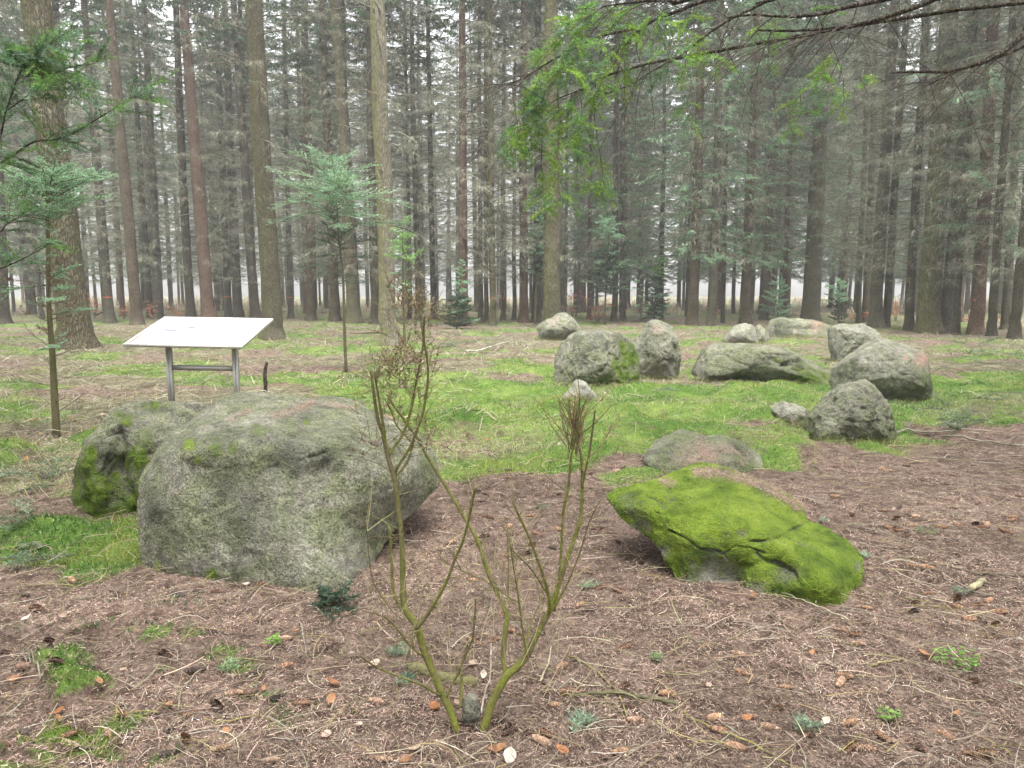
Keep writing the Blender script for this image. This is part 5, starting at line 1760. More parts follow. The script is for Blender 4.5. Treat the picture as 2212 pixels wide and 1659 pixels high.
ORANGE = [leaf_mesh(600 + k_, curl=0.25 + 0.2 * k_, col=c_) for k_, c_ in enumerate([(0.36, 0.16, 0.07), (0.42, 0.22, 0.11), (0.30, 0.15, 0.08)])]
PALE = [leaf_mesh(620 + k_, curl=0.5, col=c_) for k_, c_ in enumerate([(0.55, 0.42, 0.34), (0.60, 0.52, 0.44), (0.42, 0.31, 0.24)])]
LEAVES = [
    (940, 1533, 0, 'orange leaf lying at the foot of the shrub, against its lower stem', 1.25), (1074, 1620, 1, 'orange leaf lying in front of the shrub, below its second stem', 1.2),
    (880, 1650, 2, 'orange-brown leaf at the bottom of the picture before the shrub', 1.0), (1214, 1632, 0, 'small orange leaf beside the bluish fir sprig before the shrub', 0.9),
    (717, 1484, 2, 'long curled orange leaf on the needles below the biggest boulder', 1.1), (362, 1528, 1, 'small bright orange leaf among cones, far from the shrub', 0.9), (125, 1549, 0, 'pale orange leaf near the corner of the picture on mossy litter', 1.0),
    (33, 1474, 2, 'dull orange leaf beside a long pale twig at the edge of the picture', 1.0), (1628, 1294, 2, 'tan leaf leaning against the foot of the bright mossy boulder', 1.1), (1996, 1420, 1, 'upright curled orange leaf on the bare litter past the mossy boulder', 1.0),
]
for x, y, k_, lab, s in LEAVES:
    o = link('fallen_leaf', ORANGE[k_])
    lay(o, ground_hit(x, y), random.uniform(0, 6.28), (random.uniform(-.3, .3), random.uniform(-.3, .3)), 0.010, s * 0.8)
    tag(o, lab, 'leaf')
for x, y, k_, lab, s in [(807, 1440, 0, 'pale crumpled leaf beside the lowest twig of the shrub', 1.2), (900, 1622, 0, 'pinkish pale leaf between shrub foot and picture bottom', 1.0), (1020, 1443, 2, 'pale leaf standing on edge behind the shrub stems', 1.1),
                         (530, 1265, 1, 'whitish leaf against the foot of the biggest boulder', 1.0), (707, 1603, 0, 'pale crumpled leaf near the bottom, below the long orange leaf', 1.1), (1783, 1569, 1, 'small pale leaf among cones and a blue-green sprig', 0.9),
                         (1100, 1648, 1, 'large whitish leaf cut by the bottom of the picture', 1.3), (1620, 1283, 2, 'brown leaf under the belly of the mossy boulder', 0.8), (60, 1345, 1, 'whitish flat leaf on the mossy bank at the edge of the picture', 1.0)]:
    o = link('fallen_leaf', PALE[k_])
    lay(o, ground_hit(x, y), random.uniform(0, 6.28), (random.uniform(-.4, .4), random.uniform(-.4, .4)), 0.010, s * 0.75)
    tag(o, lab, 'leaf')
rg = np.random.default_rng(66)
for k_ in range(60):
    mid_ = k_ < 40
    px, py = (rg.uniform(0, 330), rg.uniform(880, 1060)) if k_ < 22 else (rg.uniform(900, 1700), rg.uniform(860, 1010)) if mid_ else (rg.uniform(0, 2212), rg.uniform(1330, 1650))
    o = link('fallen_leaf', (PALE + ORANGE)[int(rg.integers(0, 6))])
    lay(o, ground_hit(px, py), rg.uniform(0, 6.28), (rg.normal(0, .35), rg.normal(0, .35)), 0.02, rg.uniform(0.5, 0.95) * (1.25 if mid_ else 0.8))
    tag(o, 'pale leaf scattered on the moss under the young fir' if k_ < 22 else 'pale leaf lying on the bright moss before the boulders' if mid_ else 'small faded leaf lying among cones on the needle litter', 'leaf',
        'leaves under the young fir' if k_ < 22 else 'leaves on the bright moss' if mid_ else 'faded leaves in the litter')


def cone_mesh(seed, col):
    rg = np.random.default_rng(seed)
    b = MB()
    L, R = 0.066, 0.0125
    t = np.linspace(0, 1, 9)
    rr = R * np.sin(math.pi * (0.08 + 0.86 * t)) ** 0.6 * 0.8
    b.tube(np.stack([(t - 0.5) * L, 0 * t, 0 * t], -1), rr, 7, np.array(col) * 0.45)
    for i in range(12):
        f = (i + 0.5) / 12
        x = (f - 0.5) * L
        r = R * math.sin(math.pi * (0.08 + 0.86 * f)) ** 0.6
        for j in range(7):
            a = 2 * math.pi * (j + 0.5 * (i % 2)) / 7 + rg.normal(0, 0.06)
            rad = np.array([0, math.cos(a), math.sin(a)])
            tan = np.array([0, -math.sin(a), math.cos(a)])
            o_ = np.array([x, 0, 0])
            base = o_ + rad * r * 0.62
            tip = o_ + np.array([0.0085, 0, 0]) + rad * (r * 1.18 + rg.normal(0, 0.0008))
            w = 0.0052 * (0.6 + 0.6 * r / R)
            V = [base - tan * w * 0.6, base + tan * w * 0.6, (base + tip) / 2 + tan * w, tip, (base + tip) / 2 - tan * w]
            b.add(V, [(0, 1, 2), (0, 2, 4), (4, 2, 3)], None, np.clip(np.array(col) * math.exp(rg.normal(0, 0.25)) * np.array([[.7], [.7], [1.05], [1.35], [1.05]]), 0, 0.8))
    return b.mesh('spruce_cone', M_PIECE)


CONES = [cone_mesh(700, (0.26, 0.155, 0.10)), cone_mesh(701, (0.34, 0.225, 0.155)), cone_mesh(702, (0.15, 0.095, 0.07)), cone_mesh(703, (0.085, 0.065, 0.055)), cone_mesh(704, (0.31, 0.19, 0.115))]


def c7(x, y):
    return (x / 3.0, 1106 + y / 3.0)


def c9(x, y):
    return (1474.7 + x / 3.0, 1106 + y / 3.0)


spots = [c7(*p) + (k_,) for *p, k_ in [(1510, 1205, 1), (1240, 1310, 4), (740, 675, 2), (1060, 930, 2), (890, 800, 0), (690, 805, 0), (320, 920, 2), (560, 930, 3), (30, 935, 2), (160, 1450, 3), (450, 1450, 0), (1090, 1420, 3), (1660, 1060, 3), (1840, 1010, 0), (1800, 1190, 3),
                                       (1400, 1270, 2), (1020, 1310, 3), (790, 1295, 1), (1950, 1250, 4), (1620, 1185, 2), (1770, 1610, 1), (1200, 1480, 0), (920, 1640, 1), (370, 1130, 2), (170, 1050, 2), (470, 430, 4), (160, 550, 3), (230, 655, 0), (1160, 550, 3), (1290, 520, 3),
                                       (1420, 510, 2), (1690, 490, 0), (1860, 830, 1), (1270, 1060, 3), (1710, 890, 2), (40, 1520, 2), (700, 1380, 0), (1440, 1540, 1), (1100, 1540, 3)]]
spots += [c8(*p) + (k_,) for *p, k_ in [(30, 680, 1), (850, 455, 0), (660, 115, 0), (930, 180, 2), (1060, 280, 1), (1215, 265, 2), (1380, 245, 3), (1260, 150, 0), (1080, 105, 4), (1735, 145, 1), (1790, 530, 1), (1545, 620, 4), (1600, 655, 3), (1690, 510, 0), (1375, 1255, 4), (1475, 1180, 0),
                                        (1850, 1150, 1), (2125, 1190, 4), (235, 1250, 1), (1310, 1510, 1), (1320, 1465, 0), (1210, 1440, 2), (1085, 1420, 2), (270, 1620, 1), (1860, 1280, 2), (1900, 1370, 1), (1800, 1580, 4), (2050, 440, 1), (1945, 350, 2), (1000, 850, 0), (1095, 780, 4), (1840, 890, 0), (860, 850, 0), (1420, 1020, 0)]]
spots += [c9(*p) + (k_,) for *p, k_ in [(1020, 780, 1), (1125, 815, 4), (1130, 870, 1), (1190, 635, 4), (1480, 355, 4), (1590, 375, 4), (1510, 605, 0), (1500, 655, 3), (1600, 540, 0), (1780, 580, 0), (1920, 620, 1), (1780, 630, 4), (2040, 665, 0), (1850, 705, 0), (2030, 740, 4), (1440, 160, 2),
                                        (1330, 110, 0), (1370, 115, 1), (2140, 50, 4), (1950, 115, 0), (1900, 80, 2), (560, 1410, 1), (830, 1455, 1), (1075, 1390, 4), (1095, 1550, 4), (1180, 1550, 1), (660, 1140, 4), (390, 1050, 4), (370, 930, 1), (1020, 1110, 1), (1060, 1080, 4), (1960, 1590, 4), (1890, 1580, 0),
                                        (1510, 1530, 2), (1890, 1120, 1), (1290, 1495, 0), (200, 1350, 4), (240, 1430, 0), (430, 1340, 0), (620, 1290, 1), (1980, 590, 0), (2160, 680, 2), (1710, 1450, 0), (350, 1540, 0)]]
rg = np.random.default_rng(77)
for _ in range(62):
    spots.append((rg.uniform(950, 2212), rg.uniform(1000, 1180), int(rg.integers(0, 5))))
LANDM = [(40, 1440, 'near the dull orange leaf at the picture edge'), (215, 1450, 'beside the straight whitish stick'), (60, 1290, 'on the mossy bank beside the biggest boulder'), (300, 1330, 'on open litter past the mossy bank'), (450, 1285, 'at the foot of the biggest boulder'),
         (600, 1290, 'close to the whitish leaf under the biggest boulder'), (716, 1330, 'beside the tiny fir seedling'), (590, 1393, 'near the small bright green herb'), (467, 1456, 'beside the pale-tipped fir sprig'), (350, 1500, 'near the small bright orange leaf'), (125, 1560, 'near the pale orange corner leaf'),
         (280, 1590, 'above the dark moss-grown stick'), (440, 1560, 'along the curving pale stick'), (520, 1560, 'by the yellow bent stem'), (640, 1600, 'by the lower pale crumpled leaf'), (717, 1484, 'beside the long curled orange leaf'), (620, 1430, 'on open litter below the green herb'), (810, 1500, 'beside the lowest shrub twig'),
         (840, 1640, 'near the bottom orange-brown leaf'), (960, 1440, 'behind the mossy cut log'), (1000, 1250, 'between the shrub and the biggest boulder'), (1100, 1180, 'on the open litter behind the shrub'), (1080, 1580, 'right before the shrub foot'), (1200, 1560, 'above the large bluish sprig'), (1200, 1480, 'by the end of the dark green stick'),
         (1340, 1500, 'along the dark green stick'), (1350, 1600, 'past the yellow arc stem'), (1250, 1290, 'near the bluish sprig past the shrub'), (1330, 1270, 'on litter before the mossy boulder'), (1400, 1230, 'under the pointed end of the mossy boulder'), (1450, 1400, 'on open litter below the mossy boulder'), (1640, 1310, 'by the tan leaf at the mossy boulder'),
         (1600, 1470, 'midway below the mossy boulder'), (1716, 1590, 'beside the bluish sprig among big cones'), (1783, 1560, 'beside the small pale leaf'), (1830, 1380, 'just past the end of the mossy boulder'), (1850, 1620, 'by the bent yellow bottom twig'), (1900, 1450, 'near the short thick pale stick'), (2000, 1410, 'near the upright orange leaf'), (1930, 1560, 'near the tiny lower herb'),
         (2065, 1450, 'beside the patch of green herb'), (2110, 1620, 'along the thin yellow corner stem'), (2110, 1290, 'by the short cut piece of wood'), (2000, 1310, 'on litter before the piece of wood'), (2000, 1230, 'by the half-buried brown branch'), (1930, 1140, 'near the long bleached stem'), (2150, 1140, 'at the far litter by the picture edge'),
         (1700, 1030, 'past the end of the flat slab'), (1850, 1010, 'on litter before the rugged boulder'), (2050, 1030, 'by the thin grey far branch'), (1340, 1030, 'between flat slab and moss'), (1250, 1080, 'on litter before the bright moss'), (1050, 1040, 'by the corner of the biggest boulder near the moss'), (1600, 1040, 'behind the mossy boulder'), (1830, 1100, 'on litter beyond the mossy boulder')]
cl = {0: 'brown', 1: 'pale brown', 2: 'dark brown', 3: 'blackened', 4: 'reddish-brown'}
for x, y, k_ in spots:
    P = ground_hit(x, y)
    o = link('spruce_cone', CONES[k_])
    lay(o, P, rg.uniform(-0.9, 0.9) + (math.pi if rg.uniform() < 0.5 else 0), (rg.uniform(0, 6.28), rg.normal(0, 0.12)), 0.011, rg.uniform(0.75, 1.25))
    near_ = min(LANDM, key=lambda m_: math.hypot((m_[0] - x) * 0.8, m_[1] - y))[2]
    tag(o, f'{cl[k_]} spruce cone lying {near_}', 'cone', 'spruce cones on the forest floor')

# sticks and fallen branches, each its own thing
def stick(label, pts, w0, w1, col, lift=0.01, name='fallen_stick', twigs=0, cat='stick', mat=None, arch=0.0, sides=7, seed=0):
    rg = np.random.default_rng(seed + 900)
    G = [ground_hit(*p) for p in pts]
    P = crs(np.array(G), 14)
    P[:, 2] = surf_z(P[:, 0], P[:, 1])
    Ym = P[:, 1].mean()
    R = np.linspace(w0, w1, 14) * 0.5 * Ym / F
    P[:, 2] += R * 0.8 + lift + arch * np.sin(np.linspace(0, math.pi, 14)) + 0.004 * rg.normal(0, 1, 14)
    O_ = P[0].copy()
    o_ = thing(name, label, cat, O_)
    b = MB()
    b.tube(P - O_, R, sides, col)
    b.build('shaft', mat or M_SHRUBBARK, o_, True)
    for k in range(twigs):
        i = int(rg.integers(2, 13))
        d = unit(unit(P[-1] - P[0]) * 0.7 + np.array([rg.normal(0, 0.6), rg.normal(0, 0.6), rg.uniform(0, 0.5)]))
        l = np.linalg.norm(P[-1] - P[0]) * rg.uniform(0.15, 0.4)
        b = MB()
        b.tube(np.stack([P[i], P[i] + d * l * 0.5, P[i] + d * l * 0.9 + np.array([0, 0, -0.02])]) - O_, [R[i] * 0.5, R[i] * 0.4, R[i] * 0.2], 5, col)
        b.build('side_twig', mat or M_SHRUBBARK, o_, True)
    return o_


TAN, GRY, DRK, YEL = (0.24, 0.20, 0.14), (0.28, 0.26, 0.215), (0.07, 0.06, 0.045), (0.30, 0.27, 0.09)
stick('thick mossy cut log lying behind the pruned shrub', [(884, 1446), (950, 1462), (1028, 1482)], 24, 25, (0.16, 0.16, 0.06), -0.01, 'cut_log', cat='log', sides=14)
stick('dark green stick on the litter beside the pruned shrub', [(1232, 1508), (1340, 1512), (1458, 1524)], 8, 9, (0.09, 0.10, 0.05), seed=1)
stick('short pale cut piece of wood on the bare litter past the mossy boulder', [(2096, 1283), (2110, 1272), (2124, 1263)], 14, 14, (0.36, 0.33, 0.20), name='wood_piece', cat='wood', seed=2)
stick('pale curved fallen branch below the rugged greenish boulder', [(1838, 964), (1890, 950), (1950, 945), (2010, 943), (2060, 938)], 6, 3, GRY, 0.03, 'fallen_branch', 3, 'branch', seed=3)
stick('long pale fallen branch reaching out of view past the rugged boulder', [(2035, 949), (2100, 957), (2160, 964), (2230, 974)], 5, 4, GRY, 0.03, 'fallen_branch', 2, 'branch', seed=4)
stick('thin grey branch lying on bare litter past the flat slab', [(1990, 992), (2060, 997), (2180, 1006)], 4, 2, GRY, 0.01, 'fallen_branch', 1, 'branch', seed=5)
stick('bleached branch lying on the moss slope above the biggest boulder', [(1005, 766), (1050, 760), (1102, 742)], 4, 2, (0.42, 0.40, 0.35), 0.08, 'fallen_branch', 3, 'branch', seed=6)
stick('dark bent branch on the floor by the tall young fir', [(880 * .329 + 545, 1275 * .329 + 303), (760 * .329 + 545, 1275 * .329 + 303), (640 * .329 + 545, 1282 * .329 + 303)], 4, 2, DRK, 0.05, 'fallen_branch', 2, 'branch', seed=7)
stick('dark log end propped on the floor beside the thickest trunk', [(205, 693), (225, 685), (240, 682)], 4, 3, DRK, 0.3, 'fallen_branch', 0, 'branch', seed=8)
stick('yellowish stem lying in a long arc beside the shrub foot', [c8(1470, 950), c8(1640, 1040), c8(1730, 1130), c8(1790, 1200), c8(1850, 1350)], 4.5, 2.5, YEL, 0.01, seed=9)
stick('greenish stem crossing the corner of the litter at picture bottom', [c9(0, 1320), c9(280, 1460), c9(500, 1560), c9(680, 1640)], 5, 3, YEL, 0.01, seed=10, twigs=2)
stick('thin yellow stem running into the bottom corner past the cones', [c9(1800, 1370), c9(1950, 1480), c9(2080, 1560), c9(2212, 1650)], 3, 2, YEL, 0.01, seed=11)
stick('bent yellow twig near the bottom, by two pale cones', [c9(1010, 1590), c9(1090, 1520), c9(1170, 1470)], 4, 2.5, YEL, 0.01, seed=12)
stick('short thick pale stick lying on bare litter, broken at one end', [c9(1210, 1008), c9(1310, 975), c9(1420, 965)], 5, 4, (0.28, 0.26, 0.12), 0.008, seed=13)
stick('straight whitish stick pointing at the shrub from the dark litter', [c7(140, 940), c7(210, 1030), c7(290, 1140)], 4, 3, GRY, 0.012, seed=14)
stick('curving pale stick low on the mossy litter at picture corner', [c7(670, 1325), c7(740, 1390), c7(860, 1420), c7(1000, 1410)], 4, 2.5, GRY, 0.012, seed=15, twigs=1)
stick('forked grey stick crossing the litter below the small cones', [c7(775, 1220), c7(860, 1300), c7(940, 1360), c7(1000, 1440)], 4, 2, GRY, 0.012, seed=16, twigs=1)
stick('arched thin stick leaning up from the fir sprig on the litter', [c7(1155, 1290), c7(1180, 1190), c7(1240, 1110), c7(1320, 1060)], 4, 3, TAN, 0.015, seed=17)
stick('yellow bent stem on the litter below the big pale cone', [c7(1330, 1370), c7(1420, 1385), c7(1600, 1350), c7(1760, 1340)], 4, 2.5, YEL, 0.01, seed=18)
stick('slim pale stick beside the fir seedling, pointing down', [c7(1935, 700), c7(1960, 800), c7(1990, 960)], 3.5, 2.5, GRY, 0.015, seed=19)
stick('dark moss-grown stick lying low near the picture bottom', [c7(440, 1560), c7(560, 1510), c7(730, 1470)], 6, 4, DRK, 0.005, seed=20)
stick('whitish stick ending at a pale crumpled leaf', [c7(1740, 1500), c7(1900, 1495), c7(2100, 1530)], 4, 2, GRY, 0.012, seed=21)
stick('long thin bleached stem rising over the litter past the mossy boulder', [c9(1080, 95), c9(1250, 140), c9(1450, 205), c9(1600, 260)], 3, 1.8, GRY, 0.02, seed=22)
stick('brown branch lying half buried past the mossy boulder', [c9(1420, 300), c9(1600, 340), c9(1780, 380), c9(1900, 410), c9(2150, 425)], 4.5, 4, (0.13, 0.11, 0.075), 0.005, seed=23)
stick('pale branch with side twigs over the litter beyond the green herb', [c9(1750, 880), c9(1900, 930), c9(2050, 980), c9(2200, 1030)], 3.5, 2, GRY, 0.02, seed=24, twigs=2)
stick('white crooked twig among the shrub stems', [c8(905, 1330), c8(930, 1200), c8(965, 1080), c8(970, 870)], 5, 3, (0.42, 0.38, 0.31), 0.01, seed=25)
stick('pale twig lying beside the shrub foot and the yellow arc', [c8(1290, 1120), c8(1340, 1000), c8(1360, 900)], 5, 3, (0.38, 0.34, 0.22), 0.012, seed=26)
stick('long thin pale stick lying before the mossy boulder', [c9(0, 760), c9(90, 850), c9(180, 950)], 3, 2, GRY, 0.01, seed=27)
stick('bent grey stem lying over the foot of the mossy boulder', [c9(1075, 740), c9(920, 680), c9(780, 620), c9(640, 560)], 3.5, 2, (0.36, 0.35, 0.24), 0.03, seed=28)
st = thing('wooden_stake', 'short broken stake standing in the moss behind the biggest boulder', 'stake', ground_hit(573, 848))
b = MB()
g0 = ground_hit(573, 848)
Pp = np.array([g0 - [0, 0, 0.1], g0 + [0.01, 0, 0.15], g0 + [0.005, 0, 0.3], at(576, 783, g0[1])]) - g0
b.tube(crs(Pp, 10), np.linspace(0.034, 0.026, 10) * (1 + 0.1 * np.sin(np.arange(10) * 2.1)), 9)
b.build('post', BARK['dark'], st, True)

# blue-green sprigs blown down
def sprig(label, x, y, L, rz, seed, col=(0.17, 0.26, 0.185), n=1, group=None, lift=0.02, det=1.0, bare=0.0, nlat=4, sag=0.02, el=0.1, pale_stem=False):
    rg = np.random.default_rng(seed)
    col = np.array(col) * np.array([0.95, 0.88, 0.72])
    G = ground_hit(x, y)
    G[2] = float(surf_z(G[0], G[1])) + lift
    o_ = thing('fir_sprig', label, 'sprig', G, group)
    wb, nb = MB(), MB()
    for k in range(n):
        a = rz + (k - (n - 1) / 2) * 0.5 + rg.normal(0, 0.1)
        d = np.array([math.cos(a), math.sin(a), el])
        fir_branch(wb, nb, np.array([0, 0, 0.0]) - d * L * 0.4 * (n == 1), d, L, rg, 0.026 / det ** 0.6, 0.0032 / det, 0.0045 / det, col, sag=sag, nlat=nlat, lat=0.5, r0=0.0022 / det, bare=bare, wood=(0.30, 0.27, 0.20) if pale_stem else (0.13, 0.11, 0.07))
    wb.build('twig', M_TWIG, o_)
    nb.build('needles', M_NEEDLE, o_)
    return o_


sprig('bluish fir sprig lying on the litter before the shrub, largest near the bottom', 1235, 1590, 0.13, 1.1, 801, (0.24, 0.36, 0.30), 2)
sprig('bluish fir sprig among big cones at the bottom, past the shrub', 1716, 1588, 0.10, 0.5, 802, (0.20, 0.30, 0.24), 2)
sprig('fir sprig with pale green tips lying near an arched stick', 467, 1456, 0.10, 0.2, 803, (0.22, 0.34, 0.20), 2)
sprig('small bright sprig on the litter beside the dark green stick', 1417, 1434, 0.05, 1.2, 804, (0.18, 0.32, 0.18), 2)
sprig('small bluish sprig beside the short cut piece of wood', 2055, 1286, 0.09, 0.1, 805, (0.24, 0.32, 0.27), 2)
sprig('bluish sprig under the log behind the shrub', 854, 1483, 0.09, 0.6, 806, (0.16, 0.27, 0.22), 2)
sprig('bluish sprig on the litter just past the shrub stems', 1260, 1274, 0.14, 0.05, 807, (0.24, 0.33, 0.26), 1)
sprig('grey-green sprig caught behind the shrub stem', 878, 1420, 0.10, 2.4, 808, (0.17, 0.25, 0.19), 2)
sprig('dull green sprig on the litter behind the shrub', 1160, 1105, 0.14, 0.2, 809, (0.14, 0.20, 0.13), 1)
sprig('pale sprig against the end of the mossy boulder', 1872, 1213, 0.08, 1.5, 810, (0.24, 0.33, 0.28), 2)
sprig('pale sprig at the notch of the mossy boulder', 1772, 1130, 0.09, 0.2, 811, (0.24, 0.34, 0.28), 1)
sprig('large blue-green fir sprig with a bent bleached stem on the bright moss', 1405, 856, 0.45, 0.05, 812, (0.15, 0.23, 0.16), 2, None, 0.10, 0.6, pale_stem=True, el=0.2, sag=0.2)
rg = np.random.default_rng(88)
for k_ in range(46):
    if k_ < 14:
        x, y, lab, gr = rg.uniform(-10, 130), rg.uniform(1000, 1230), 'blue-green fir sprig in the brush heap at the edge beside the mossy bank', 'sprigs on the mossy bank'
    elif k_ < 26:
        x, y, lab, gr = rg.uniform(950, 1090), rg.uniform(718, 760), 'blue-green fir sprig in the heap below the dark bushy young fir', 'sprigs below the dark young fir'
    elif k_ < 36:
        x, y, lab, gr = rg.uniform(1970, 2130), rg.uniform(870, 950), 'grey-green fir sprig piled beside the rugged greenish boulder', 'sprigs beside the rugged boulder'
    else:
        x, y, lab, gr = rg.uniform(2050, 2200), rg.uniform(738, 790), 'grey-green fir sprig on the moss beyond the broad rounded boulder', 'sprigs beyond the broad boulder'
    Yd = ground_hit(x, y)[1]
    sprig(lab, x, y, rg.uniform(0.25, 0.5) * (0.6 if Yd < 6 else 1.0 + 0.03 * Yd), rg.uniform(0, 6.28), 820 + k_, [(0.15, 0.23, 0.17), (0.20, 0.27, 0.21), (0.11, 0.17, 0.11)][k_ % 3], 1, gr, 0.05, 0.65 if Yd < 8 else 0.4, el=rg.uniform(0, 0.4))


def herb(label, x, y, r, n, seed, col=(0.16, 0.30, 0.06)):
    rg = np.random.default_rng(seed)
    G = ground_hit(x, y)
    G[2] = float(surf_z(G[0], G[1]))
    o_ = thing('small_herb', label, 'plant', G)
    b, w = MB(), MB()
    for _ in range(n):
        a = rg.uniform(0, 6.28)
        rr = r * math.sqrt(rg.uniform())
        h = rg.uniform(0.01, 0.05)
        p = np.array([rr * math.cos(a), rr * math.sin(a), h])
        w.tube(np.stack([[p[0] * 0.7, p[1] * 0.7, -0.01], p]), [0.0008, 0.0005], 3, (0.12, 0.2, 0.05), False)
        m_ = 4
        D = unit(np.stack([np.cos(a + np.arange(m_) * 1.6), np.sin(a + np.arange(m_) * 1.6), 0.3 + 0 * np.arange(m_)], -1)) * rg.uniform(0.008, 0.014)
        W = unit(np.cross(D, [0, 0, 1.0])) * 0.008
        b.leaves(np.tile(p, (m_, 1)), D, W, jcol_s(rg, col, 0.2))
    w.build('stalks', M_TWIG, o_)
    b.build('leaves', M_LEAF, o_)


herb('patch of small bright green herb leaves on bare litter near the picture edge', 2065, 1438, 0.09, 70, 1)
herb('tiny bright green herb among cones in the lower litter', 1921, 1559, 0.04, 30, 2)
herb('tiny green herb beside the straight bleached stem past the mossy boulder', 2000, 1150, 0.07, 30, 3, (0.12, 0.22, 0.09))
herb('small bright green herb on the litter below the fir seedling', 590, 1393, 0.035, 26, 4, (0.16, 0.34, 0.04))

# russet beech saplings far back
def beech(label, x, y, wpx, hpx, n, seed, group='russet beech saplings under the spruces'):
    rg = np.random.default_rng(seed)
    G = ground_hit(x, y)
    s = G[1] / F
    o_ = thing('beech_sapling', label, 'young tree', G, group)
    w, l = MB(), MB()
    for k in range(5):
        a = rg.uniform(0, 6.28)
        e = np.array([math.cos(a) * wpx * s * 0.45 * rg.uniform(0.3, 1), math.sin(a) * wpx * s * 0.45 * rg.uniform(0.3, 1), hpx * s * rg.uniform(0.6, 1)])
        w.tube(np.stack([[0, 0, -0.05], e * 0.5 + [0, 0, 0.1], e]), [0.014, 0.01, 0.004], 4, (0.10, 0.085, 0.07), False)
        for q in range(5):
            f = rg.uniform(0.3, 1)
            b0 = e * f
            e2 = b0 + np.array([rg.normal(0, 0.3), rg.normal(0, 0.3), rg.normal(0.02, 0.1)]) * wpx * s * 0.55
            w.tube(np.stack([b0, e2]), [0.006, 0.002], 3, (0.10, 0.085, 0.07), False)
            m_ = n // 25
            t_ = rg.uniform(0.2, 1, m_)[:, None]
            Q = b0 + (e2 - b0) * t_ + rg.normal(0, 0.03, (m_, 3))
            D = unit(rg.normal(0, 1, (m_, 3)) + [0, 0, -0.6]) * rg.uniform(0.05, 0.085, m_)[:, None]
            W = unit(np.cross(D, rg.normal(0, 1, (m_, 3)))) * 0.045
            l.leaves(Q, D, W, np.clip(np.array([0.46, 0.20, 0.11]) * np.exp(rg.normal(0, 0.25, (m_, 1))) * (1 + rg.normal(0, 0.06, (m_, 3))), 0, 0.8))
    w.build('stems', M_TWIG, o_)
    l.build('dry_leaves', M_LEAF, o_)


for args in [('pinkish russet beech sapling just beyond the thickest trunk', 205, 690, 34, 62, 500, 1), ('russet beech sapling between the brown trunks behind the board corner', 268, 690, 34, 36, 300, 2), ('russet beech sapling beside the greyish trunk over the board', 325, 690, 40, 40, 400, 3),
             ('russet beech sapling low behind the top edge of the board', 385, 690, 50, 30, 350, 4), ('russet beech sapling about the foot of the bushiest young fir', 1290, 697, 76, 60, 500, 5), ('russet beech sapling between the thick yellowish trunk and the thin dusky fir', 1236, 692, 50, 80, 420, 6),
             ('bright orange beech sapling behind the blocky boulder', 1850, 697, 70, 26, 420, 7), ('pale russet beech sapling between the dark trunks past the blocky boulder', 1935, 694, 50, 50, 380, 8), ('bright orange beech sapling about the orange-banded trunk', 2095, 705, 60, 40, 300, 9),
             ('pale orange beech sapling at the far edge past the orange-banded trunk', 2165, 706, 70, 60, 360, 10), ('faint russet beech sapling in the rows behind the long boulder', 1540, 688, 70, 40, 260, 11)]:
    beech(*args)

# ------------------------------------------------------------------ loose litter, moss and grass (nobody could count these)
def frustum_xy(n, Y0, Y1, rg, margin=0.5):
    Y = Y0 * (Y1 / Y0) ** rg.uniform(0, 1, n)
    X = rg.uniform(-1, 1, n) * (0.70 * Y + margin)
    return X, Y


rg = np.random.default_rng(123)
N_ = 330000
X, Y = frustum_xy(N_, 1.9, 9.0, rg)
keep = rg.uniform(0, 1, N_) > 0.85 * moss_amount(X, Y)
X, Y = X[keep], Y[keep]
n = len(X)
P = np.stack([X, Y, surf_z(X, Y) + rg.uniform(0, 0.012, n)], -1)
a = rg.uniform(0, 2 * math.pi, n)
L = rg.uniform(0.012, 0.028, n) * (1 + 0.06 * Y)
D = np.stack([np.cos(a), np.sin(a), rg.normal(0.05, 0.28, n)], -1) * L[:, None]
W = unit(np.cross(D, np.stack([rg.normal(0, 0.5, n), rg.normal(0, 0.5, n), np.ones(n)], -1))) * (0.0019 * (1 + 0.15 * Y))[:, None]
tone = fbm(np.stack([X, Y, 0 * X], -1) * 2.2, 3, 8)[:, None]
C = np.where(rg.uniform(0, 1, (n, 1)) < 0.26, np.array([[0.36, 0.28, 0.21]]), np.where(rg.uniform(0, 1, (n, 1)) < 0.3, np.array([[0.085, 0.058, 0.048]]), np.array([[0.22, 0.150, 0.118]])))
C = np.clip(C * np.exp(rg.normal(0, 0.35, (n, 1)) + 0.28 * tone), 0.01, 0.7)
b = MB()
b.blades(P, D, W, C)
tag(b.build('needle_litter', M_PIECE), 'brown spruce needles covering the bare forest floor', 'needles', kind='stuff')

# short curved twigs everywhere in the litter
b = MB()
n = 4200
X, Y = frustum_xy(n, 1.9, 9.5, rg)
for x, y in zip(X, Y):
    L = rg.uniform(0.06, 0.38) * (0.75 + 0.06 * y)
    a = rg.uniform(0, 6.28)
    cv = rg.normal(0, 0.9)
    t = np.linspace(0, 1, 5)
    th = a + cv * (t - 0.5)
    P = np.stack([x + np.cumsum(np.cos(th)) * L / 5, y + np.cumsum(np.sin(th)) * L / 5, 0 * t], -1)
    P[:, 2] = ground_z(P[:, 0], P[:, 1]) + 0.012 + rg.uniform(0, 0.02) + abs(rg.normal(0, 0.012)) * np.sin(math.pi * t)
    c = [(0.23, 0.19, 0.135), (0.18, 0.14, 0.10), (0.10, 0.078, 0.06), (0.29, 0.255, 0.20), (0.21, 0.18, 0.085)][int(rg.integers(0, 5))]
    b.tube(P, np.linspace(1.0, 0.5, 5) * rg.uniform(0.0010, 0.0024) * (1 + 0.04 * y), 3, jcol_s(rg, np.array(c) * 1.25), False)
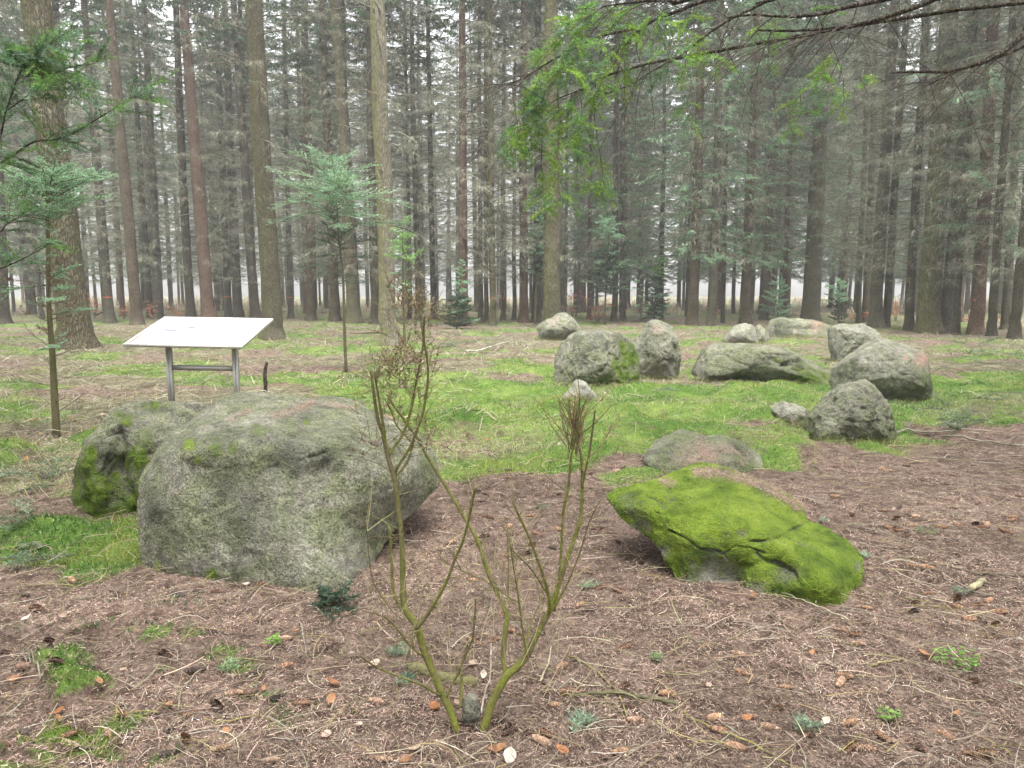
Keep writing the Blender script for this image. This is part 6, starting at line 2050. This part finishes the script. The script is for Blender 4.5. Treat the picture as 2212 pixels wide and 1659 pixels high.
tag(b.build('twig_litter', M_TWIG), 'thin dry twigs strewn over the needle litter', 'twigs', kind='stuff')

# dry grey brush over the floor further back
b = MB()
n = 26000
X, Y = frustum_xy(n, 6.0, 42, rg, 1.0)
keep = rg.uniform(0, 1, n) < np.clip(sstep(Y - moss_edge(X), 0, 2) * (0.30 + 0.6 * sstep(-X, -1, 2) + 0.5 * sstep(Y, 13, 18)), 0, 1)
X, Y = X[keep], Y[keep]
n = len(X)
P = np.stack([X, Y, surf_z(X, Y) + 0.01], -1)
a = rg.uniform(0, 6.28, n)
L = rg.uniform(0.12, 0.55, n)[:, None] * (0.7 + 0.02 * Y[:, None])
D = np.stack([np.cos(a), np.sin(a), rg.uniform(0.02, 0.5, n)], -1) * L
W = unit(np.cross(D, [0, 0, 1.0]) + rg.normal(0, 0.2, (n, 3))) * (0.0035 * (1 + 0.09 * Y))[:, None]
cc = np.where(rg.uniform(0, 1, (n, 1)) < 0.35, np.array([[0.10, 0.082, 0.06]]), np.array([[0.25, 0.225, 0.165]])) * np.exp(rg.normal(0, 0.35, (n, 1))) * (1 + rg.normal(0, 0.05, (n, 3)))
b.bent(P, D, W, np.stack([rg.normal(0, 0.3, n), rg.normal(0, 0.3, n), -rg.uniform(0.1, 0.6, n)], -1) * L, np.clip(cc, 0.02, 0.7))
tag(b.build('dry_brush', M_TWIG), 'dry grey twigs and stalks over the mossy floor', 'twigs', kind='stuff')

# moss pile
b = MB()
N_ = 340000
X, Y = frustum_xy(N_, 2.4, 34, rg, 0.6)
keep = rg.uniform(0, 1, N_) < moss_amount(X, Y) ** 1.2
X, Y = X[keep], Y[keep]
n = len(X)
P = np.stack([X, Y, surf_z(X, Y) - 0.004], -1)
cush = fbm(P * np.array([1.3, 1.3, 0]) + 4, 3, 15)
h = (0.010 + 0.018 * rg.uniform(0, 1, n) + 0.02 * np.clip(cush, 0, 1)) * (1 + 0.05 * Y)
D = np.stack([rg.normal(0, 0.5, n), rg.normal(0, 0.5, n), np.ones(n)], -1) * h[:, None]
W = unit(np.stack([rg.normal(0, 1, n), rg.normal(0, 1, n), rg.normal(0, 0.2, n)], -1)) * (0.0045 * (1 + 0.10 * Y))[:, None]
k1 = sstep(fbm(P * np.array([1.7, 1.7, 0]) + 40, 3, 16), -0.10, 0.25)[:, None]
C = np.array([[0.24, 0.275, 0.06]]) * (1 - k1) + np.array([[0.06, 0.145, 0.025]]) * k1
C = np.clip(C * np.exp(rg.normal(0, 0.25, (n, 1))) * (1 + rg.normal(0, 0.06, (n, 3))), 0.01, 0.6)
b.blades(P, D, W, C)
tag(b.build('moss', M_LEAF), 'bright green moss carpet between the boulders', 'moss', kind='stuff')

# dry undergrowth under the far rows
b = MB()
n = 26000
X, Y = frustum_xy(n, 48, 150, rg, 3)
gn = fbm(np.stack([X, Y, 0 * X], -1) * 0.12, 3, 71)
keep = rg.uniform(0, 1, n) < np.clip(0.45 + 0.8 * gn, 0.1, 1) * sstep(Y, 46, 70)
X, Y = X[keep], Y[keep]
n = len(X)
P = np.stack([X, Y, ground_z(X, Y) - 0.02], -1)
h = rg.uniform(0.35, 1.9, n)[:, None] * (0.6 + 0.4 * sstep(Y, 60, 110))[:, None]
D = np.stack([rg.normal(0, 0.28, n), rg.normal(0, 0.28, n), np.ones(n)], -1) * h
W = unit(np.stack([np.ones(n), rg.normal(0, 0.4, n), np.zeros(n)], -1)) * rg.uniform(0.02, 0.06, n)[:, None]
C = np.where(rg.uniform(0, 1, (n, 1)) < 0.35, np.array([[0.34, 0.22, 0.16]]), np.where(rg.uniform(0, 1, (n, 1)) < 0.4, np.array([[0.17, 0.20, 0.11]]), np.array([[0.26, 0.23, 0.18]]))) * np.exp(rg.normal(0, 0.25, (n, 1)))
b.bent(P, D, W, np.stack([rg.normal(0, 0.25, n), rg.normal(0, 0.25, n), -rg.uniform(0, 0.3, n)], -1) * h, np.clip(C, 0.02, 0.7))
tag(b.build('undergrowth', M_TWIG), 'pale dry undergrowth beneath the distant spruce rows', 'undergrowth', kind='stuff')

# pale grass
b = MB()
N_ = 90000
X, Y = frustum_xy(N_, 5.5, 26, rg, 0.6)
gn = fbm(np.stack([X, Y, 0 * X], -1) * 0.7 + 2, 3, 19)
keep = rg.uniform(0, 1, N_) < np.clip(sstep(Y - moss_edge(X), 0.1, 1.4) * (0.30 + 0.75 * gn) * (0.55 + 0.6 * sstep(X, -2.5, 1.0)), 0, 1)
X, Y = X[keep], Y[keep]
n = len(X)
P = np.stack([X, Y, surf_z(X, Y) - 0.004], -1)
a = rg.uniform(0, 6.28, n)
L = rg.uniform(0.05, 0.19, n)[:, None]
D = np.stack([np.cos(a) * rg.uniform(0.2, 1.0, n), np.sin(a) * rg.uniform(0.2, 1.0, n), rg.uniform(0.4, 1.0, n)], -1) * L
W = unit(np.cross(D, rg.normal(0, 1, (n, 3)))) * (0.0022 * (1 + 0.09 * Y))[:, None]
straw = rg.uniform(0, 1, (n, 1)) < 0.6
C = np.where(straw, np.array([[0.36, 0.335, 0.20]]), np.array([[0.19, 0.265, 0.075]])) * np.exp(rg.normal(0, 0.25, (n, 1)))
b.bent(P, D, W, np.stack([np.cos(a) * 0.4, np.sin(a) * 0.4, -rg.uniform(0.2, 0.8, n)], -1) * L, np.clip(C, 0.02, 0.75))
tag(b.build('grass', M_LEAF), 'thin pale grass blades over the moss about the boulders', 'grass', kind='stuff')


# longer grass crowding the feet of the stones
b = MB()
for key, (V, Nn, px, py) in ROCKS.items():
    if V[:, 1].mean() < 7.4:
        continue
    gz = ground_z(V[:, 0], V[:, 1])
    foot = V[(V[:, 2] < gz + 0.10) & (V[:, 2] > gz - 0.10)]
    if len(foot) < 5:
        continue
    n = int(480 * min(2.0, np.ptp(V[:, 0])))
    Q = foot[rg.integers(0, len(foot), n)] + np.stack([rg.normal(0, 0.05, n), -np.abs(rg.normal(0.03, 0.06, n)), np.zeros(n)], -1)
    Q[:, 2] = surf_z(Q[:, 0], Q[:, 1]) - 0.005
    a = rg.uniform(0, 6.28, n)
    L = rg.uniform(0.06, 0.20, n)[:, None]
    D = np.stack([np.cos(a) * 0.4, np.sin(a) * 0.4, rg.uniform(0.6, 1.0, n)], -1) * L
    W = unit(np.cross(D, rg.normal(0, 1, (n, 3)))) * (0.0024 * (1 + 0.08 * Q[:, 1]))[:, None]
    C = np.where(rg.uniform(0, 1, (n, 1)) < 0.45, np.array([[0.42, 0.37, 0.20]]), np.array([[0.17, 0.24, 0.06]])) * np.exp(rg.normal(0, 0.25, (n, 1)))
    b.bent(Q, D, W, np.stack([np.cos(a) * 0.4, np.sin(a) * 0.4, -rg.uniform(0.1, 0.6, n)], -1) * L, np.clip(C, 0.02, 0.75))
tag(b.build('grass', M_LEAF), 'tufts of longer dry grass crowding the feet of the boulders', 'grass', kind='stuff')


def rock_needles(key, label, patches, n, seed):
    rg = np.random.default_rng(seed)
    V, Nn, px, py = ROCKS[key]
    w = np.zeros(len(V))
    for poly, r in patches:
        w = np.maximum(w, np.exp(-(seg_dist(px, py, poly) / r) ** 2))
    w *= sstep(Nn[:, 2], 0.15, 0.5)
    w[w < 0.08] = 0
    i = rg.choice(len(V), n, p=w / w.sum())
    sp = np.ptp(V[:, 0]) * 0.008
    P = V[i] + rg.normal(0, sp, (n, 3)) * (1 - np.abs(Nn[i])) + Nn[i] * rg.uniform(0.002, 0.012, n)[:, None]
    D = rg.normal(0, 1, (n, 3))
    D = unit(D - Nn[i] * (D * Nn[i]).sum(-1, keepdims=True) + Nn[i] * 0.12) * rg.uniform(0.012, 0.028, n)[:, None]
    W = unit(np.cross(D, Nn[i] + rg.normal(0, 0.3, (n, 3)))) * 0.0024
    C = np.array([[0.28, 0.195, 0.155]]) * np.exp(rg.normal(0, 0.3, (n, 1)))
    b = MB()
    b.leaves(P, D, W, np.clip(C, 0.02, 0.7))
    tag(b.build('needle_litter', M_PIECE), label, 'needles', kind='stuff')


rock_needles('granite_boulder', 'brown needles lying on the top of the biggest boulder', [([LC((1180, 160)), LC((1300, 130)), LC((1390, 90))], 7), ([LC((950, 180)), LC((1050, 130))], 4), ([LC((1460, 95)), LC((1620, 120))], 4), ([LC((1790, 165)), LC((1860, 170))], 4)], 2600, 1)
rock_needles('mossy_boulder', 'brown needles lying along the crest of the bright mossy boulder', [([MC(p) for p in [(800, 190), (950, 180), (1100, 220), (1300, 290), (1450, 370), (1560, 440)]], 9), ([MC((560, 250)), MC((620, 265))], 7)], 4200, 2)
rock_needles('flat_rock', 'brown needles heaped on the flat slab', [([(1470, 985), (1510, 965), (1540, 985), (1500, 1000)], 18), ([(1560, 970), (1590, 975)], 12), ([(1600, 1000), (1612, 985)], 7)], 5200, 3)

# ------------------------------------------------------------------ haze
hz = MB()
xs, ys, zs = (-260, 260), (-60, 350), (-2.0, 31.5)
V = [(x, y, z) for x in xs for y in ys for z in zs]
hz.add(V, None, [(0, 1, 3, 2), (4, 6, 7, 5), (0, 4, 5, 1), (2, 3, 7, 6), (0, 2, 6, 4), (1, 5, 7, 3)])
mh = bpy.data.materials.new('pale_haze')
mh.use_nodes = True
nt = mh.node_tree
nt.nodes.clear()
ho = nt.nodes.new('ShaderNodeOutputMaterial')
pv = nt.nodes.new('ShaderNodeVolumePrincipled')
pv.inputs['Color'].default_value = (0.97, 0.96, 0.93, 1)
pv.inputs['Density'].default_value = 0.0017
pv.inputs['Anisotropy'].default_value = 0.2
nt.links.new(pv.outputs[0], ho.inputs['Volume'])
tag(hz.build('haze', mh), 'thin pale haze between the trees', 'haze', kind='stuff')
